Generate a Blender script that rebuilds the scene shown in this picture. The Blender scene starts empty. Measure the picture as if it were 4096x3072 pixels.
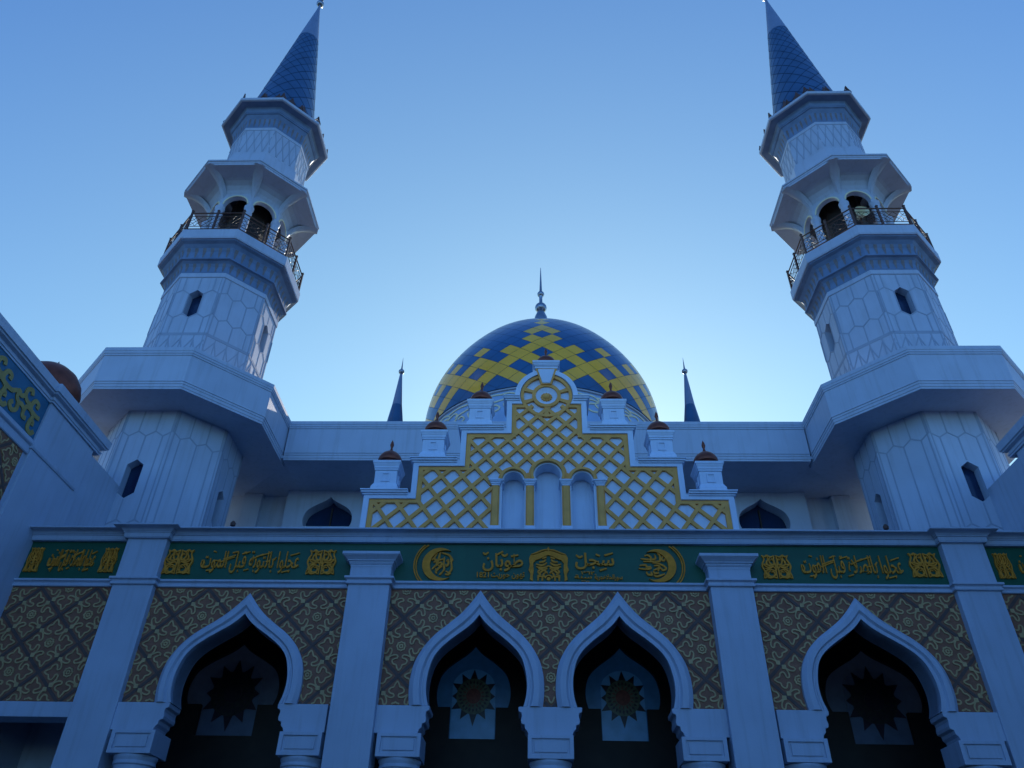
import bpy, bmesh, math, random
from mathutils import Vector, Matrix
from mathutils.geometry import tessellate_polygon
random.seed(4)
sc = bpy.context.scene
col = sc.collection
R = math.radians
T8 = math.tan(math.pi / 8)

# ------------------------------------------------------------------ camera
cam_d = bpy.data.cameras.new('camera')
cam = bpy.data.objects.new('camera', cam_d); col.objects.link(cam)
PITCH, YAW, ROLL, FPX = 0.63841, -0.037448, 0.021918, 3091.48
fw = Vector((math.sin(YAW) * math.cos(PITCH), math.cos(YAW) * math.cos(PITCH), math.sin(PITCH)))
rt = Vector((math.cos(YAW), -math.sin(YAW), 0)); up = rt.cross(fw)
r2 = rt * math.cos(ROLL) + up * math.sin(ROLL); u2 = -rt * math.sin(ROLL) + up * math.cos(ROLL)
cam.matrix_world = Matrix(((r2.x, u2.x, -fw.x, -0.254), (r2.y, u2.y, -fw.y, -14.0), (r2.z, u2.z, -fw.z, 1.6), (0, 0, 0, 1)))
cam_d.sensor_fit = 'HORIZONTAL'; cam_d.sensor_width = 36.0; cam_d.lens = FPX / 4096 * 36
cam_d.clip_end = 2000
sc.camera = cam
sc.render.resolution_x, sc.render.resolution_y = 1024, 768

# ------------------------------------------------------------------ sky, sun, exposure
SUN_AZ, SUN_EL = 5.0, 27.0          # azimuth from +Y towards +X
world = bpy.data.worlds.new('World'); sc.world = world; world.use_nodes = True
nt = world.node_tree; nt.nodes.clear()
wo = nt.nodes.new('ShaderNodeOutputWorld'); bg = nt.nodes.new('ShaderNodeBackground')
sky = nt.nodes.new('ShaderNodeTexSky'); sky.sky_type = 'NISHITA'; sky.sun_disc = False
sky.sun_elevation = R(SUN_EL); sky.sun_rotation = R(SUN_AZ)
sky.air_density = 1.0; sky.dust_density = 0.12; sky.ozone_density = 3.0
# added sky tint: dim blue behind the viewer to darken the facade, paler ahead
tcw = nt.nodes.new('ShaderNodeTexCoord'); sep = nt.nodes.new('ShaderNodeSeparateXYZ'); nt.links.new(tcw.outputs['Generated'], sep.inputs[0])
mrw = nt.nodes.new('ShaderNodeMapRange'); mrw.interpolation_type = 'SMOOTHSTEP'; mrw.inputs[1].default_value = 0.0; mrw.inputs[2].default_value = 0.9
nt.links.new(sep.outputs['Y'], mrw.inputs[0])
mxt = nt.nodes.new('ShaderNodeMix'); mxt.data_type = 'RGBA'; mxt.inputs[6].default_value = (0.37, 0.66, 1.02, 1); mxt.inputs[7].default_value = (0.96, 1.05, 0.83, 1)
nt.links.new(mrw.outputs[0], mxt.inputs[0])
mxs = nt.nodes.new('ShaderNodeMix'); mxs.data_type = 'RGBA'; mxs.blend_type = 'MULTIPLY'; mxs.inputs[0].default_value = 1
nt.links.new(sky.outputs[0], mxs.inputs[6]); nt.links.new(mxt.outputs[2], mxs.inputs[7])
nt.links.new(mxs.outputs[2], bg.inputs[0]); bg.inputs[1].default_value = 0.1
nt.links.new(bg.outputs[0], wo.inputs[0])
sun_d = bpy.data.lights.new('sun', 'SUN'); sun_d.energy = 2.2; sun_d.angle = R(0.5); sun_d.color = (1.0, 0.93, 0.82)
sun = bpy.data.objects.new('sun', sun_d); col.objects.link(sun)
sdir = Vector((math.sin(R(SUN_AZ)) * math.cos(R(SUN_EL)), math.cos(R(SUN_AZ)) * math.cos(R(SUN_EL)), math.sin(R(SUN_EL))))
sun.rotation_euler = sdir.to_track_quat('Z', 'Y').to_euler(); sun.location = (20, 60, 60)
sc.view_settings.view_transform = 'Standard'; sc.view_settings.look = 'None'
sc.view_settings.exposure = 1.3; sc.view_settings.gamma = 1.0

# ------------------------------------------------------------------ materials
def mat(name, c, rough=0.6, var=0.08, scale=3.0, metal=0.0, bump=0.0, streak=0.0, dirt=(0.55, 0.5, 0.45), spec=0.4, fine=0.0, coat=0.0):
    m = bpy.data.materials.new(name); m.use_nodes = True
    n = m.node_tree.nodes; l = m.node_tree.links
    b = n['Principled BSDF']; b.inputs['Roughness'].default_value = rough; b.inputs['Metallic'].default_value = metal
    b.inputs['Specular IOR Level'].default_value = spec
    b.inputs['Coat Weight'].default_value = coat; b.inputs['Coat Roughness'].default_value = 0.18; b.inputs['Coat IOR'].default_value = 1.6
    tc = n.new('ShaderNodeTexCoord')
    no = n.new('ShaderNodeTexNoise'); no.inputs['Scale'].default_value = scale; no.inputs['Detail'].default_value = 6
    l.new(tc.outputs['Object'], no.inputs['Vector'])
    mr = n.new('ShaderNodeMapRange'); mr.inputs[1].default_value = 0.3; mr.inputs[2].default_value = 0.7
    mr.inputs[3].default_value = 1 - var; mr.inputs[4].default_value = 1 + var * 0.6
    l.new(no.outputs['Fac'], mr.inputs[0])
    mx = n.new('ShaderNodeMix'); mx.data_type = 'RGBA'; mx.blend_type = 'MULTIPLY'; mx.inputs[0].default_value = 1
    mx.inputs[6].default_value = (*c, 1); l.new(mr.outputs[0], mx.inputs[7])
    out = mx.outputs[2]
    if streak:
        mp = n.new('ShaderNodeMapping'); mp.inputs['Scale'].default_value = (5, 5, 0.35); l.new(tc.outputs['Object'], mp.inputs[0])
        n2 = n.new('ShaderNodeTexNoise'); n2.inputs['Scale'].default_value = 1.6; n2.inputs['Detail'].default_value = 7; n2.inputs['Roughness'].default_value = 0.62
        l.new(mp.outputs[0], n2.inputs['Vector'])
        m2 = n.new('ShaderNodeMapRange'); m2.inputs[1].default_value = 0.5; m2.inputs[2].default_value = 0.78
        m2.inputs[3].default_value = 0; m2.inputs[4].default_value = streak; l.new(n2.outputs['Fac'], m2.inputs[0])
        x2 = n.new('ShaderNodeMix'); x2.data_type = 'RGBA'; x2.blend_type = 'MULTIPLY'
        l.new(m2.outputs[0], x2.inputs[0]); l.new(out, x2.inputs[6]); x2.inputs[7].default_value = (*dirt, 1); out = x2.outputs[2]
    l.new(out, b.inputs['Base Color'])
    if bump:
        n3 = n.new('ShaderNodeTexNoise'); n3.inputs['Scale'].default_value = 60 if not fine else fine; n3.inputs['Detail'].default_value = 4
        l.new(tc.outputs['Object'], n3.inputs['Vector'])
        bu = n.new('ShaderNodeBump'); bu.inputs['Strength'].default_value = bump; bu.inputs['Distance'].default_value = 0.02
        l.new(n3.outputs['Fac'], bu.inputs['Height']); l.new(bu.outputs[0], b.inputs['Normal'])
    return m
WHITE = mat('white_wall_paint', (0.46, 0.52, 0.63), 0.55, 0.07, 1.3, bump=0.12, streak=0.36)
BRIGHT = mat('lighter_white_paint', (0.66, 0.745, 0.88), 0.55, 0.06, 1.6, bump=0.1, streak=0.28)  # lighter white than the walls, for gable and pinnacles
GROOVE = mat('panel_joint', (0.335, 0.385, 0.48), 0.8, 0.05)
GOLD = mat('ochre_paint', (0.85, 0.40, 0.10), 0.7, 0.14, 4, bump=0.1, streak=0.25)
GOLDMETAL = mat('gilded_relief', (0.74, 0.28, 0.035), 0.7, 0.2, 9, spec=0.15)
GREEN = mat('green_frieze_paint', (0.010, 0.10, 0.052), 0.5, 0.15, 2, streak=0.25)
BROWN = mat('brown_relief_ground', (0.30, 0.125, 0.07), 0.7, 0.2, 5, bump=0.2)
TRACERY = mat('tracery_line_paint', (0.55, 0.36, 0.16), 0.6, 0.2, 6)
BLUETILE = mat('blue_enamel_tile', (0.012, 0.105, 0.26), 0.4, 0.16, 1.1, coat=0.5)
YELLOWTILE = mat('yellow_enamel_tile', (0.95, 0.48, 0.02), 0.4, 0.10, 1.1, coat=0.5)
SEAM = mat('tile_seam', (0.035, 0.075, 0.16), 0.8, 0.1)
SPIRESEAM = mat('spire_seam', (0.018, 0.055, 0.13), 0.7, 0.1)
SPIREBLUE = mat('spire_blue_panel', (0.030, 0.10, 0.22), 0.35, 0.2, 1.5)
SPIREGREY = mat('spire_grey_metal', (0.17, 0.235, 0.37), 0.4, 0.08, 2)
DRUMBLUE = mat('drum_pale_blue', (0.30, 0.47, 0.74), 0.55, 0.1, 2)
FRAMEBAND = mat('tile_border_band', (0.13, 0.08, 0.065), 0.7, 0.2, 5)
CREAM = mat('cream_relief', (0.80, 0.74, 0.50), 0.55, 0.1, 5)
COPPER = mat('copper_dome', (0.23, 0.062, 0.035), 0.40, 0.3, 6, metal=0.45)
RAIL = mat('brown_iron', (0.10, 0.045, 0.03), 0.5, 0.2, 8)
STEEL = mat('finial_metal', (0.30, 0.34, 0.40), 0.3, 0.1, 4, metal=0.8)
COVE = mat('painted_cove', (0.16, 0.24, 0.38), 0.6, 0.2, 3)
COVEGOLD = mat('painted_cove_gold', (0.21, 0.19, 0.20), 0.6, 0.2, 6)
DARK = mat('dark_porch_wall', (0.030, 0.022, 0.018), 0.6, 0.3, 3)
PANE = mat('dark_glass', (0.012, 0.03, 0.08), 0.12, 0.2, 2)
FROST = mat('blue_frosted_glass', (0.09, 0.15, 0.25), 0.35, 0.25, 4)
FROSTPALE = mat('pale_frosted_glass', (0.10, 0.16, 0.26), 0.35, 0.2, 4)
def lit(m, c, k):                          # window of the daylit hall behind
    b = m.node_tree.nodes['Principled BSDF']; b.inputs['Emission Color'].default_value = (*c, 1); b.inputs['Emission Strength'].default_value = k; return m
FROST = lit(FROST, (0.22, 0.36, 0.7), 0.0032); FROSTPALE = lit(FROSTPALE, (0.22, 0.36, 0.7), 0.0022)
FROST_LIT = lit(mat('blue_glass_daylit', (0.10, 0.24, 0.50), 0.35, 0.25, 4), (0.05, 0.36, 1.0), 0.006)
FROSTPALE_LIT = lit(mat('pale_glass_daylit', (0.17, 0.36, 0.66), 0.35, 0.2, 4), (0.08, 0.40, 1.0), 0.011)
GREENDIM = mat('rosette_pane_dim', (0.05, 0.05, 0.05), 0.35, 0.4, 14)
STARDARK = mat('star_pane', (0.05, 0.04, 0.06), 0.3, 0.2, 4)
STARGREEN = lit(mat('rosette_pane', (0.12, 0.16, 0.13), 0.35, 0.4, 14), (0.3, 0.6, 0.5), 0.0018)
STARRED = lit(mat('rosette_heart_pane', (0.16, 0.06, 0.06), 0.35, 0.4, 14), (0.8, 0.35, 0.3), 0.0014)
BLUEPANEL = mat('blue_frieze_paint', (0.02, 0.15, 0.27), 0.5, 0.2, 3)
SCROLL = mat('scroll_paint', (0.42, 0.30, 0.09), 0.55, 0.2, 5)
PAVING = mat('paving', (0.028, 0.028, 0.03), 0.8, 0.2, 1.0)
ROOF = mat('roof_felt', (0.09, 0.10, 0.13), 0.8, 0.2, 1.0)

# ------------------------------------------------------------------ mesh helper
ORG = {}
class MB:
    def __init__(s): s.v, s.f, s.m = [], [], []
    def add(s, vs, fs, mi=0):
        o = len(s.v); s.v += [tuple(p) for p in vs]
        for f in fs: s.f.append([i + o for i in f]); s.m.append(mi)
    def box(s, x0, x1, y0, y1, z0, z1, mi=0):
        v = [(x, y, z) for z in (z0, z1) for y in (y0, y1) for x in (x0, x1)]
        s.add(v, [(0, 1, 3, 2), (4, 6, 7, 5), (0, 4, 5, 1), (2, 3, 7, 6), (0, 2, 6, 4), (1, 5, 7, 3)], mi)
    def prism(s, loops, A, B=None, mi=0, ms=None):
        ms = mi if ms is None else ms
        flat = [p for l in loops for p in l]
        tris = tessellate_polygon([[Vector((p[0], p[1], 0)) for p in l] for l in loops])
        s.add([A(p) for p in flat], tris, mi)
        if B:
            s.add([B(p) for p in flat], tris, mi)
            for l in loops:
                n = len(l); s.add([A(p) for p in l] + [B(p) for p in l], [(i, (i + 1) % n, n + (i + 1) % n, n + i) for i in range(n)], ms)
    def loft(s, rows, closed=False, mi=0):
        n = len(rows[0]); v = [p for r in rows for p in r]; f = []
        for i in range(len(rows) - 1):
            for j in range(n if closed else n - 1):
                k = (j + 1) % n; f.append((i * n + j, i * n + k, (i + 1) * n + k, (i + 1) * n + j))
        s.add(v, f, mi)
    def lathe(s, prof, n=24, c=(0, 0), mi=0, rot=0.0):
        rows = [[(c[0] + r * math.cos(rot + 2 * math.pi * j / n), c[1] + r * math.sin(rot + 2 * math.pi * j / n), z) for j in range(n)] for r, z in prof]
        s.loft(rows, True, mi)
    def octa(s, prof, c=(0, 0), mi=0):
        s.lathe([(a / math.cos(math.pi / 8), z) for a, z in prof], 8, c, mi, math.pi / 8)
    def strip(s, pts, w, fn, h, mi=0, closed=False):
        """a flat raised bar along 2D points; fn(p, height) -> 3D"""
        P = [Vector(p) for p in pts]; n = len(P)
        if n < 2: return
        s.k = getattr(s, 'k', 0) + 1; h = h + (s.k % 19) * .00035         # crossing bars never share a plane
        ww = w if isinstance(w, (list, tuple)) else [w] * n
        L, Rr = [], []
        for i in range(n):
            if closed: a, b = P[i - 1], P[(i + 1) % n]
            else: a, b = P[max(i - 1, 0)], P[min(i + 1, n - 1)]
            d1 = (P[i] - a) if (P[i] - a).length > 1e-9 else (b - P[i]); d2 = (b - P[i]) if (b - P[i]).length > 1e-9 else d1
            d1 = d1.normalized(); d2 = d2.normalized(); t = (d1 + d2)
            t = d1 if t.length < 1e-6 else t.normalized()
            k = 1 / max(0.5, abs(t.dot(d1))); nn = Vector((-t.y, t.x)) * (ww[i] / 2 * k)
            L.append(P[i] + nn); Rr.append(P[i] - nn)
        rows = [[fn(L[i], 0), fn(L[i], h), fn(Rr[i], h), fn(Rr[i], 0)] for i in range(n)]
        if closed: rows.append(rows[0])
        s.loft(rows, False, mi)
        if not closed:
            s.add(rows[0], [(0, 1, 2, 3)], mi); s.add(rows[-1], [(0, 1, 2, 3)], mi)
    def sweep(s, path, prof, fn, closed=False, mi=0, caps=True):
        """prof points (d, h); path 2D, d is measured along the right-hand normal; fn(x, y, h) -> 3D"""
        P = [Vector(p) for p in path]; n = len(P); rows = []
        for i in range(n):
            a = P[i - 1] if (i or closed) else None; b = P[(i + 1) % n] if (i < n - 1 or closed) else None
            d1 = (P[i] - a).normalized() if a is not None else (b - P[i]).normalized()
            d2 = (b - P[i]).normalized() if b is not None else d1
            n1 = Vector((d1.y, -d1.x)); n2 = Vector((d2.y, -d2.x)); m = n1 + n2
            m = n1 if m.length < 1e-6 else m / (1 + n1.dot(n2))
            rows.append([fn(P[i].x + m.x * d, P[i].y + m.y * d, h) for d, h in prof])
        if closed: rows.append(rows[0])
        s.loft(rows, False, mi)
        if caps and not closed:
            k = len(prof); s.add(rows[0], [tuple(range(k))], mi); s.add(rows[-1], [tuple(range(k))], mi)
    def sphere(s, r, c, n=16, sz=1.0, mi=0):
        s.lathe([(max(r * math.sin(math.pi * i / n), 1e-4), c[2] - sz * r * math.cos(math.pi * i / n)) for i in range(n + 1)], 20, (c[0], c[1]), mi)
    def tube(s, pts, r, n=6, mi=0):
        P = [Vector(p) for p in pts]; rows = []
        for i, p in enumerate(P):
            t = (P[min(i + 1, len(P) - 1)] - P[max(i - 1, 0)]).normalized()
            a = t.cross(Vector((0, 0, 1))); a = a.normalized() if a.length > 1e-3 else Vector((1, 0, 0)); b = t.cross(a)
            rows.append([p + (a * math.cos(2 * math.pi * j / n) + b * math.sin(2 * math.pi * j / n)) * r for j in range(n)])
        s.loft(rows, True, mi)
    def build(s, name, mats, parent=None, smooth=0, bevel=0.0, merge=True):
        o = ORG.get(parent.name, Vector()) if parent else Vector()
        me = bpy.data.meshes.new(name)
        me.from_pydata([Vector(p) - o for p in s.v], [], s.f)
        for m in (mats if isinstance(mats, (list, tuple)) else [mats]): me.materials.append(m)
        me.polygons.foreach_set('material_index', s.m)
        bm = bmesh.new(); bm.from_mesh(me)
        if merge: bmesh.ops.remove_doubles(bm, verts=bm.verts, dist=1e-5)
        bmesh.ops.recalc_face_normals(bm, faces=bm.faces); bm.to_mesh(me); bm.free()
        if smooth:
            me.polygons.foreach_set('use_smooth', [True] * len(me.polygons)); me.set_sharp_from_angle(angle=R(smooth))
        ob = bpy.data.objects.new(name, me); col.objects.link(ob)
        if parent: ob.parent = parent
        ORG[ob.name] = o
        if bevel:
            b = ob.modifiers.new('edge', 'BEVEL'); b.width = bevel; b.segments = 2; b.limit_method = 'ANGLE'; b.angle_limit = R(40)
        return ob
def thing(name, label, cat, loc=(0, 0, 0), group=None):
    o = bpy.data.objects.new(name, None); col.objects.link(o); o.location = loc; o.empty_display_size = 0.3
    o['label'] = label; o['category'] = cat
    if group: o['group'] = group
    ORG[o.name] = Vector(loc); return o
def tag(o, label, cat, group=None, kind=None):
    o['label'] = label; o['category'] = cat
    if group: o['group'] = group
    if kind: o['kind'] = kind
def copy_tree(o, label, dx):
    def cp(a, par):
        c = a.copy(); col.objects.link(c)
        if par: c.parent = par
        for ch in list(a.children): cp(ch, c)
        return c
    c = cp(o, None); c.location = o.location + Vector(dx); c['label'] = label
    return c
def text(body, x0, x1, z0, z1, y, mb, mi=0, bold=0.012, depth=0.03):
    """lettering as mesh, fitted to a rectangle on a wall facing the courtyard"""
    c = bpy.data.curves.new('lettering', 'FONT'); c.body = body; c.offset = bold; c.resolution_u = 4
    o = bpy.data.objects.new('lettering', c); col.objects.link(o)
    me = bpy.data.meshes.new_from_object(o.evaluated_get(bpy.context.evaluated_depsgraph_get()))
    vs = [v.co.copy() for v in me.vertices]; fs = [tuple(p.vertices) for p in me.polygons]
    bpy.data.objects.remove(o); bpy.data.curves.remove(c); bpy.data.meshes.remove(me)
    a0, a1 = min(v.x for v in vs), max(v.x for v in vs); b0, b1 = min(v.y for v in vs), max(v.y for v in vs)
    fx = lambda v, h: (x0 + (v.x - a0) / (a1 - a0) * (x1 - x0), y - h, z0 + (v.y - b0) / (b1 - b0) * (z1 - z0))
    mb.add([fx(v, depth) for v in vs], fs, mi)
    cnt = {}
    for f in fs:
        for i in range(len(f)):
            e = (f[i], f[(i + 1) % len(f)]); k = (min(e), max(e)); cnt.setdefault(k, []).append(e)
    for k, es in cnt.items():
        if len(es) == 1:
            a, b = es[0]; mb.add([fx(vs[a], depth), fx(vs[b], depth), fx(vs[b], 0), fx(vs[a], 0)], [(0, 1, 2, 3)], mi)
def front(y):                                     # map for things on a wall facing -Y
    return lambda p, h=0.0: (p[0], y - h, p[1])
def resample(pts, n):
    P = [Vector(p) for p in pts]; d = [0]
    for i in range(1, len(P)): d.append(d[-1] + (P[i] - P[i - 1]).length)
    out = []
    for k in range(n):
        t = d[-1] * k / (n - 1); i = 1
        while i < len(d) - 1 and d[i] < t: i += 1
        u = (t - d[i - 1]) / max(d[i] - d[i - 1], 1e-9); out.append(P[i - 1].lerp(P[i], u))
    return out
def spline(pts, n=8):
    P = [Vector(p) for p in pts]; out = []
    for i in range(len(P) - 1):
        p0, p1, p2, p3 = P[max(i - 1, 0)], P[i], P[i + 1], P[min(i + 2, len(P) - 1)]
        for k in range(n):
            t = k / n; out.append(0.5 * ((2 * p1) + (p2 - p0) * t + (2 * p0 - 5 * p1 + 4 * p2 - p3) * t * t + (3 * p1 - p0 - 3 * p2 + p3) * t ** 3))
    return out + [P[-1]]
def arc(cx, cz, r, a0, a1, n=20, rz=None):
    rz = r if rz is None else rz
    return [(cx + r * math.cos(R(a0 + (a1 - a0) * i / n)), cz + rz * math.sin(R(a0 + (a1 - a0) * i / n))) for i in range(n + 1)]

# ================================================================== ground
g = MB(); g.box(-300, 300, -300, 300, -0.3, 0)
tag(g.build('ground', PAVING), 'grey paved courtyard in front of the mosque', 'ground', kind='structure')

# ================================================================== PORCH
porch = thing('mosque_porch', 'white arcaded porch with four pointed arches and green frieze of gold writing', 'porch', (0, 0, 0))
IN_ = [(0.82, 5.05), (0.865, 5.22), (0.88, 5.42), (0.86, 5.62), (0.80, 5.84), (0.70, 6.0), (0.56, 6.14), (0.40, 6.27), (0.24, 6.39), (0.11, 6.51), (0.0, 6.65)]
EX_ = [(1.15, 5.05), (1.175, 5.22), (1.18, 5.40), (1.16, 5.62), (1.10, 5.84), (0.96, 6.09), (0.78, 6.30), (0.59, 6.46), (0.36, 6.66), (0.17, 6.88), (0.0, 7.125)]
def arch_curves(cx, outer):
    if outer:
        i = [(x * 1.15, z if z < 6 else z - 0.02 * (z - 6) / .65) for x, z in IN_]; e = [(x * 1.082, z - 0.09 * max(0, z - 6) / 1.12) for x, z in EX_]
    else: i, e = IN_, EX_
    I = resample(spline(i, 6), 40); E = resample(spline(e, 6), 40)
    full = lambda c: [(cx - p.x, p.y) for p in c] + [(cx + p.x, p.y) for p in reversed(c)][1:]
    return full(I), full(E)
ARCHES = [(-5.63, True), (-1.28, False), (1.28, False), (5.63, True)]
CUR = [arch_curves(*a) for a in ARCHES]
PAN_Z0, PAN_Z1 = 5.05, 7.16
def inside(poly, x, z):
    c = False; n = len(poly)
    for i in range(n):
        x1, z1 = poly[i]; x2, z2 = poly[i - 1]
        if (z1 > z) != (z2 > z) and x < (x2 - x1) * (z - z1) / (z2 - z1) + x1: c = not c
    return c
OCT = [(0, .80), (.065, .71), (.10, .62), (.19, .59), (.245, .52), (.235, .455), (.17, .415), (.095, .395), (.075, .34), (.13, .292), (.24, .305), (.33, .35), (.385, .385)]
def motif(cx, cz, half):
    """polylines of one rosette-and-trefoil tile"""
    out = []
    s = spline(OCT, 3)
    for sx in (1, -1):
        for sz in (1, -1):
            for sw in (0, 1):
                out.append([(cx + sx * half * (p.y if sw else p.x), cz + sz * half * (p.x if sw else p.y)) for p in s])
            out.append(('tip', [(cx + sx * half * .36, cz + sz * half * .36), (cx + sx * half * .42, cz + sz * half * .42), (cx + sx * half * .475, cz + sz * half * .475)]))
    ring = [(cx + half * (.135 + .012 * math.cos(8 * t)) * math.cos(t), cz + half * (.135 + .012 * math.cos(8 * t)) * math.sin(t)) for t in [2 * math.pi * i / 32 for i in range(33)]]
    out.append(ring); out.append(arc(cx, cz, half * .055, 0, 360, 12))
    return out
def tracery(mb, x0, x1, z0, z1, holes, fn, mi, ox=0.02, oz=6.61, hx=0.54, hz=0.5225):
    i0 = int((x0 - ox) / hx) - 2; i1 = int((x1 - ox) / hx) + 2
    for i in range(i0, i1 + 1):
        for j in range(-8, 8):
            if (i + j) % 2: continue
            cx, cz = ox + i * hx, oz + j * hz
            if cx < x0 - hx or cx > x1 + hx or cz < z0 - hz or cz > z1 + hz: continue
            for sx, sz in ((1, 1), (1, -1)):
                bl = [(cx + hx * t, cz + sz * hz * (1 - t) * 1.0) if sx else None for t in [k / 24 for k in range(25)]]
                run = []
                for p in bl:
                    if x0 + .01 < p[0] < x1 - .01 and z0 + .01 < p[1] < z1 - .01 and not any(inside(h, *p) for h in holes): run.append(p)
                    else:
                        if len(run) > 1: mb.strip(run, 0.055, fn, 0.004 + .001 * (sz > 0), mi + 2)
                        run = []
                if len(run) > 1: mb.strip(run, 0.055, fn, 0.004 + .001 * (sz > 0), mi + 2)
            for pl in motif(cx, cz, hx):
                if pl[0] == 'tip':
                    if all(x0 + .03 < p[0] < x1 - .03 and z0 + .03 < p[1] < z1 - .03 and not any(inside(h, *p) for h in holes) for p in pl[1]): mb.strip(pl[1], [.03, .10, .01], fn, .012, mi)
                    continue
                run = []
                for p in pl:
                    ok = x0 + .02 < p[0] < x1 - .02 and z0 + .02 < p[1] < z1 - .02 and not any(inside(h, *p) for h in holes)
                    if ok: run.append(p)
                    else:
                        if len(run) > 1: mb.strip(run, 0.026, fn, 0.012, mi)
                        run = []
                if len(run) > 1: mb.strip(run, 0.026, fn, 0.012, mi)
def tiled_panel(x0, x1, arches):
    mb = MB(); loop = [(x0, PAN_Z0)]
    for k in arches: loop += CUR[k][0]
    loop += [(x1, PAN_Z0), (x1, PAN_Z1), (x0, PAN_Z1)]
    mb.prism([loop], lambda p: (p[0], 0.0, p[1]), lambda p: (p[0], 0.38, p[1]), 0, 2)
    tracery(mb, x0, x1, PAN_Z0, PAN_Z1, [CUR[k][1] for k in arches], front(0.0), 1)
    return mb.build('tiled_panel', [BROWN, TRACERY, WHITE, FRAMEBAND], porch, merge=False)
for x0, x1, a in ((-10.33, -8.2, []), (-7.6, -3.65, [0]), (-3.1, 3.1, [1, 2]), (3.65, 7.6, [3]), (8.2, 10.33, [])):
    tiled_panel(x0, x1, a)
for k in range(4):
    I, E = CUR[k]; prof = [(0, 0.0), (0, -.07), (.05, -.085), (.22, -.125), (.27, -.135), (.60, -.135), (.64, -.115), (.72, -.085), (.80, -.085), (.83, -.10), (1.0, -.10), (1.0, .40)]
    mb = MB(); rows = [[(e[0] + (i[0] - e[0]) * s, y, e[1] + (i[1] - e[1]) * s) for s, y in prof] for e, i in zip(E, I)]
    mb.loft(rows); mb.build('arch_frame', WHITE, porch, smooth=28)

def pilaster(xc, w, y, z1, capital):
    mb = MB(); h = w / 2
    mb.box(xc - h, xc + h, y, 0.3, 0.0, z1)
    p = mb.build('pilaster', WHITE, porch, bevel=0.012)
    if capital:
        c = MB(); base = [(xc - h, 0.3), (xc - h, y), (xc + h, y), (xc + h, 0.3)]
        prof = [(0.005, 7.50), (0.010, 7.545), (0.024, 7.548), (0.024, 7.56), (0.036, 7.572), (0.04, 7.60), (0.066, 7.603), (0.066, 7.622), (0.078, 7.634), (0.11, 7.664), (0.138, 7.686), (0.142, 7.696), (0.158, 7.698), (0.158, 7.757), (-0.2, 7.757), (-0.2, 7.5)]
        c.sweep([(b[0], b[1]) for b in base][::-1], [(-d, z) for d, z in prof], lambda x, yy, z: (x, yy, z)); c.build('capital', WHITE, p, bevel=0.006)
    return p
for xc in (-3.365, 3.365): pilaster(xc, 0.78, -0.24, 7.755, True)
for xc in (-7.885, 7.885): pilaster(xc, 0.79, -0.14, 8.11, False)
# string course below the frieze and the crowning cornice, both broken forward round the pilasters
def broken(px, y):
    pts = [(-10.33, 0.0)]
    for c, h, d in px: pts += [(c - h, 0.0), (c - h, -d), (c + h, -d), (c + h, 0.0)]
    return pts + [(10.33, 0.0)]
sprof = [(-.1, 7.155), (.03, 7.155), (.045, 7.165), (.045, 7.20), (.03, 7.21), (.03, 7.235), (.05, 7.25), (.075, 7.26), (.075, 7.30), (-.1, 7.30)]
mb = MB(); mb.sweep(broken([(-7.885, .395, .14), (-3.365, .39, .24), (3.365, .39, .24), (7.885, .395, .14)], 0), sprof, lambda x, y, z: (x, y, z))
mb.build('string_course', WHITE, porch, bevel=0.005)
cprof = [(-.1, 8.10), (.05, 8.10), (.05, 8.115), (.06, 8.12), (.065, 8.20), (.085, 8.205), (.085, 8.222), (.10, 8.228), (.105, 8.24), (.125, 8.258), (.16, 8.272), (.205, 8.28), (.23, 8.282), (.245, 8.287), (.25, 8.302), (.24, 8.318), (-.1, 8.325)]
mb = MB(); mb.sweep(broken([(-7.885, .395, .15), (7.885, .395, .15)], 0), cprof, lambda x, y, z: (x, y, z))
mb.build('cornice', WHITE, porch, smooth=30)

# ---- frieze with its gilded reliefs
def V(s): return s
SHIN = {'ain_i': '\ufecb', 'jim_m': '\ufea0', 'lam_m': '\ufee0', 'lam_f': '\ufede', 'waw_f': '\ufeee', 'waw': '\ufeed', 'alif': '\ufe8d', 'alif_f': '\ufe8e', 'ba_i': '\ufe91', 'ba_m': '\ufe92', 'ta_i': '\ufe97', 'ta': '\ufe95', 'ta_f': '\ufe96',
 'tam': '\ufe93', 'tam_f': '\ufe94', 'sad_i': '\ufebb', 'lamalif_f': '\ufefc', 'lamalif': '\ufefb', 'qaf_i': '\ufed7', 'lam_i': '\ufedf', 'fa_m': '\ufed4', 'mim_m': '\ufee4', 'mim_i': '\ufee3', 'tah_i': '\ufec3', 'nun': '\ufee5', 'sin_i': '\ufeb3', 'ha_i': '\ufeeb', 'ha_m': '\ufeec', 'hha_i': '\ufea3', 'hha_m': '\ufea4', 'dal_f': '\ufeaa', 'ra_f': '\ufeae', 'ra': '\ufead', 'ya_i': '\ufef3', 'ya_m': '\ufef4', 'nun_m': '\ufee8', 'ha_f': '\ufeea', 'sad_m': '\ufebc', 'ta_m': '\ufe98', 'lam_m2': '\ufee0'}
def ar(names): return ''.join(' ' if n == '_' else SHIN[n] for n in reversed(names.split()))
T_PRAYER = ar('ain_i jim_m lam_m waw_f alif _ ba_i alif_f lam_i sad_m lamalif_f tam _ qaf_i ba_m lam_f _ alif lam_i fa_m waw_f ta')
T_REPENT = ar('ain_i jim_m lam_m waw_f alif _ ba_i alif_f lam_i ta_m waw_f ba_i tam_f _ qaf_i ba_m lam_f _ alif lam_i mim_m waw_f ta')
T_TUBAN = ar('tah_i waw_f ba_i alif_f nun')
T_SAJAL = ar('sin_i jim_m lam_f')
T_TAHUN = ar('ta_i ha_m waw_f nun _ hha_i waw_f ra ya_i ta_f')
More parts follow.
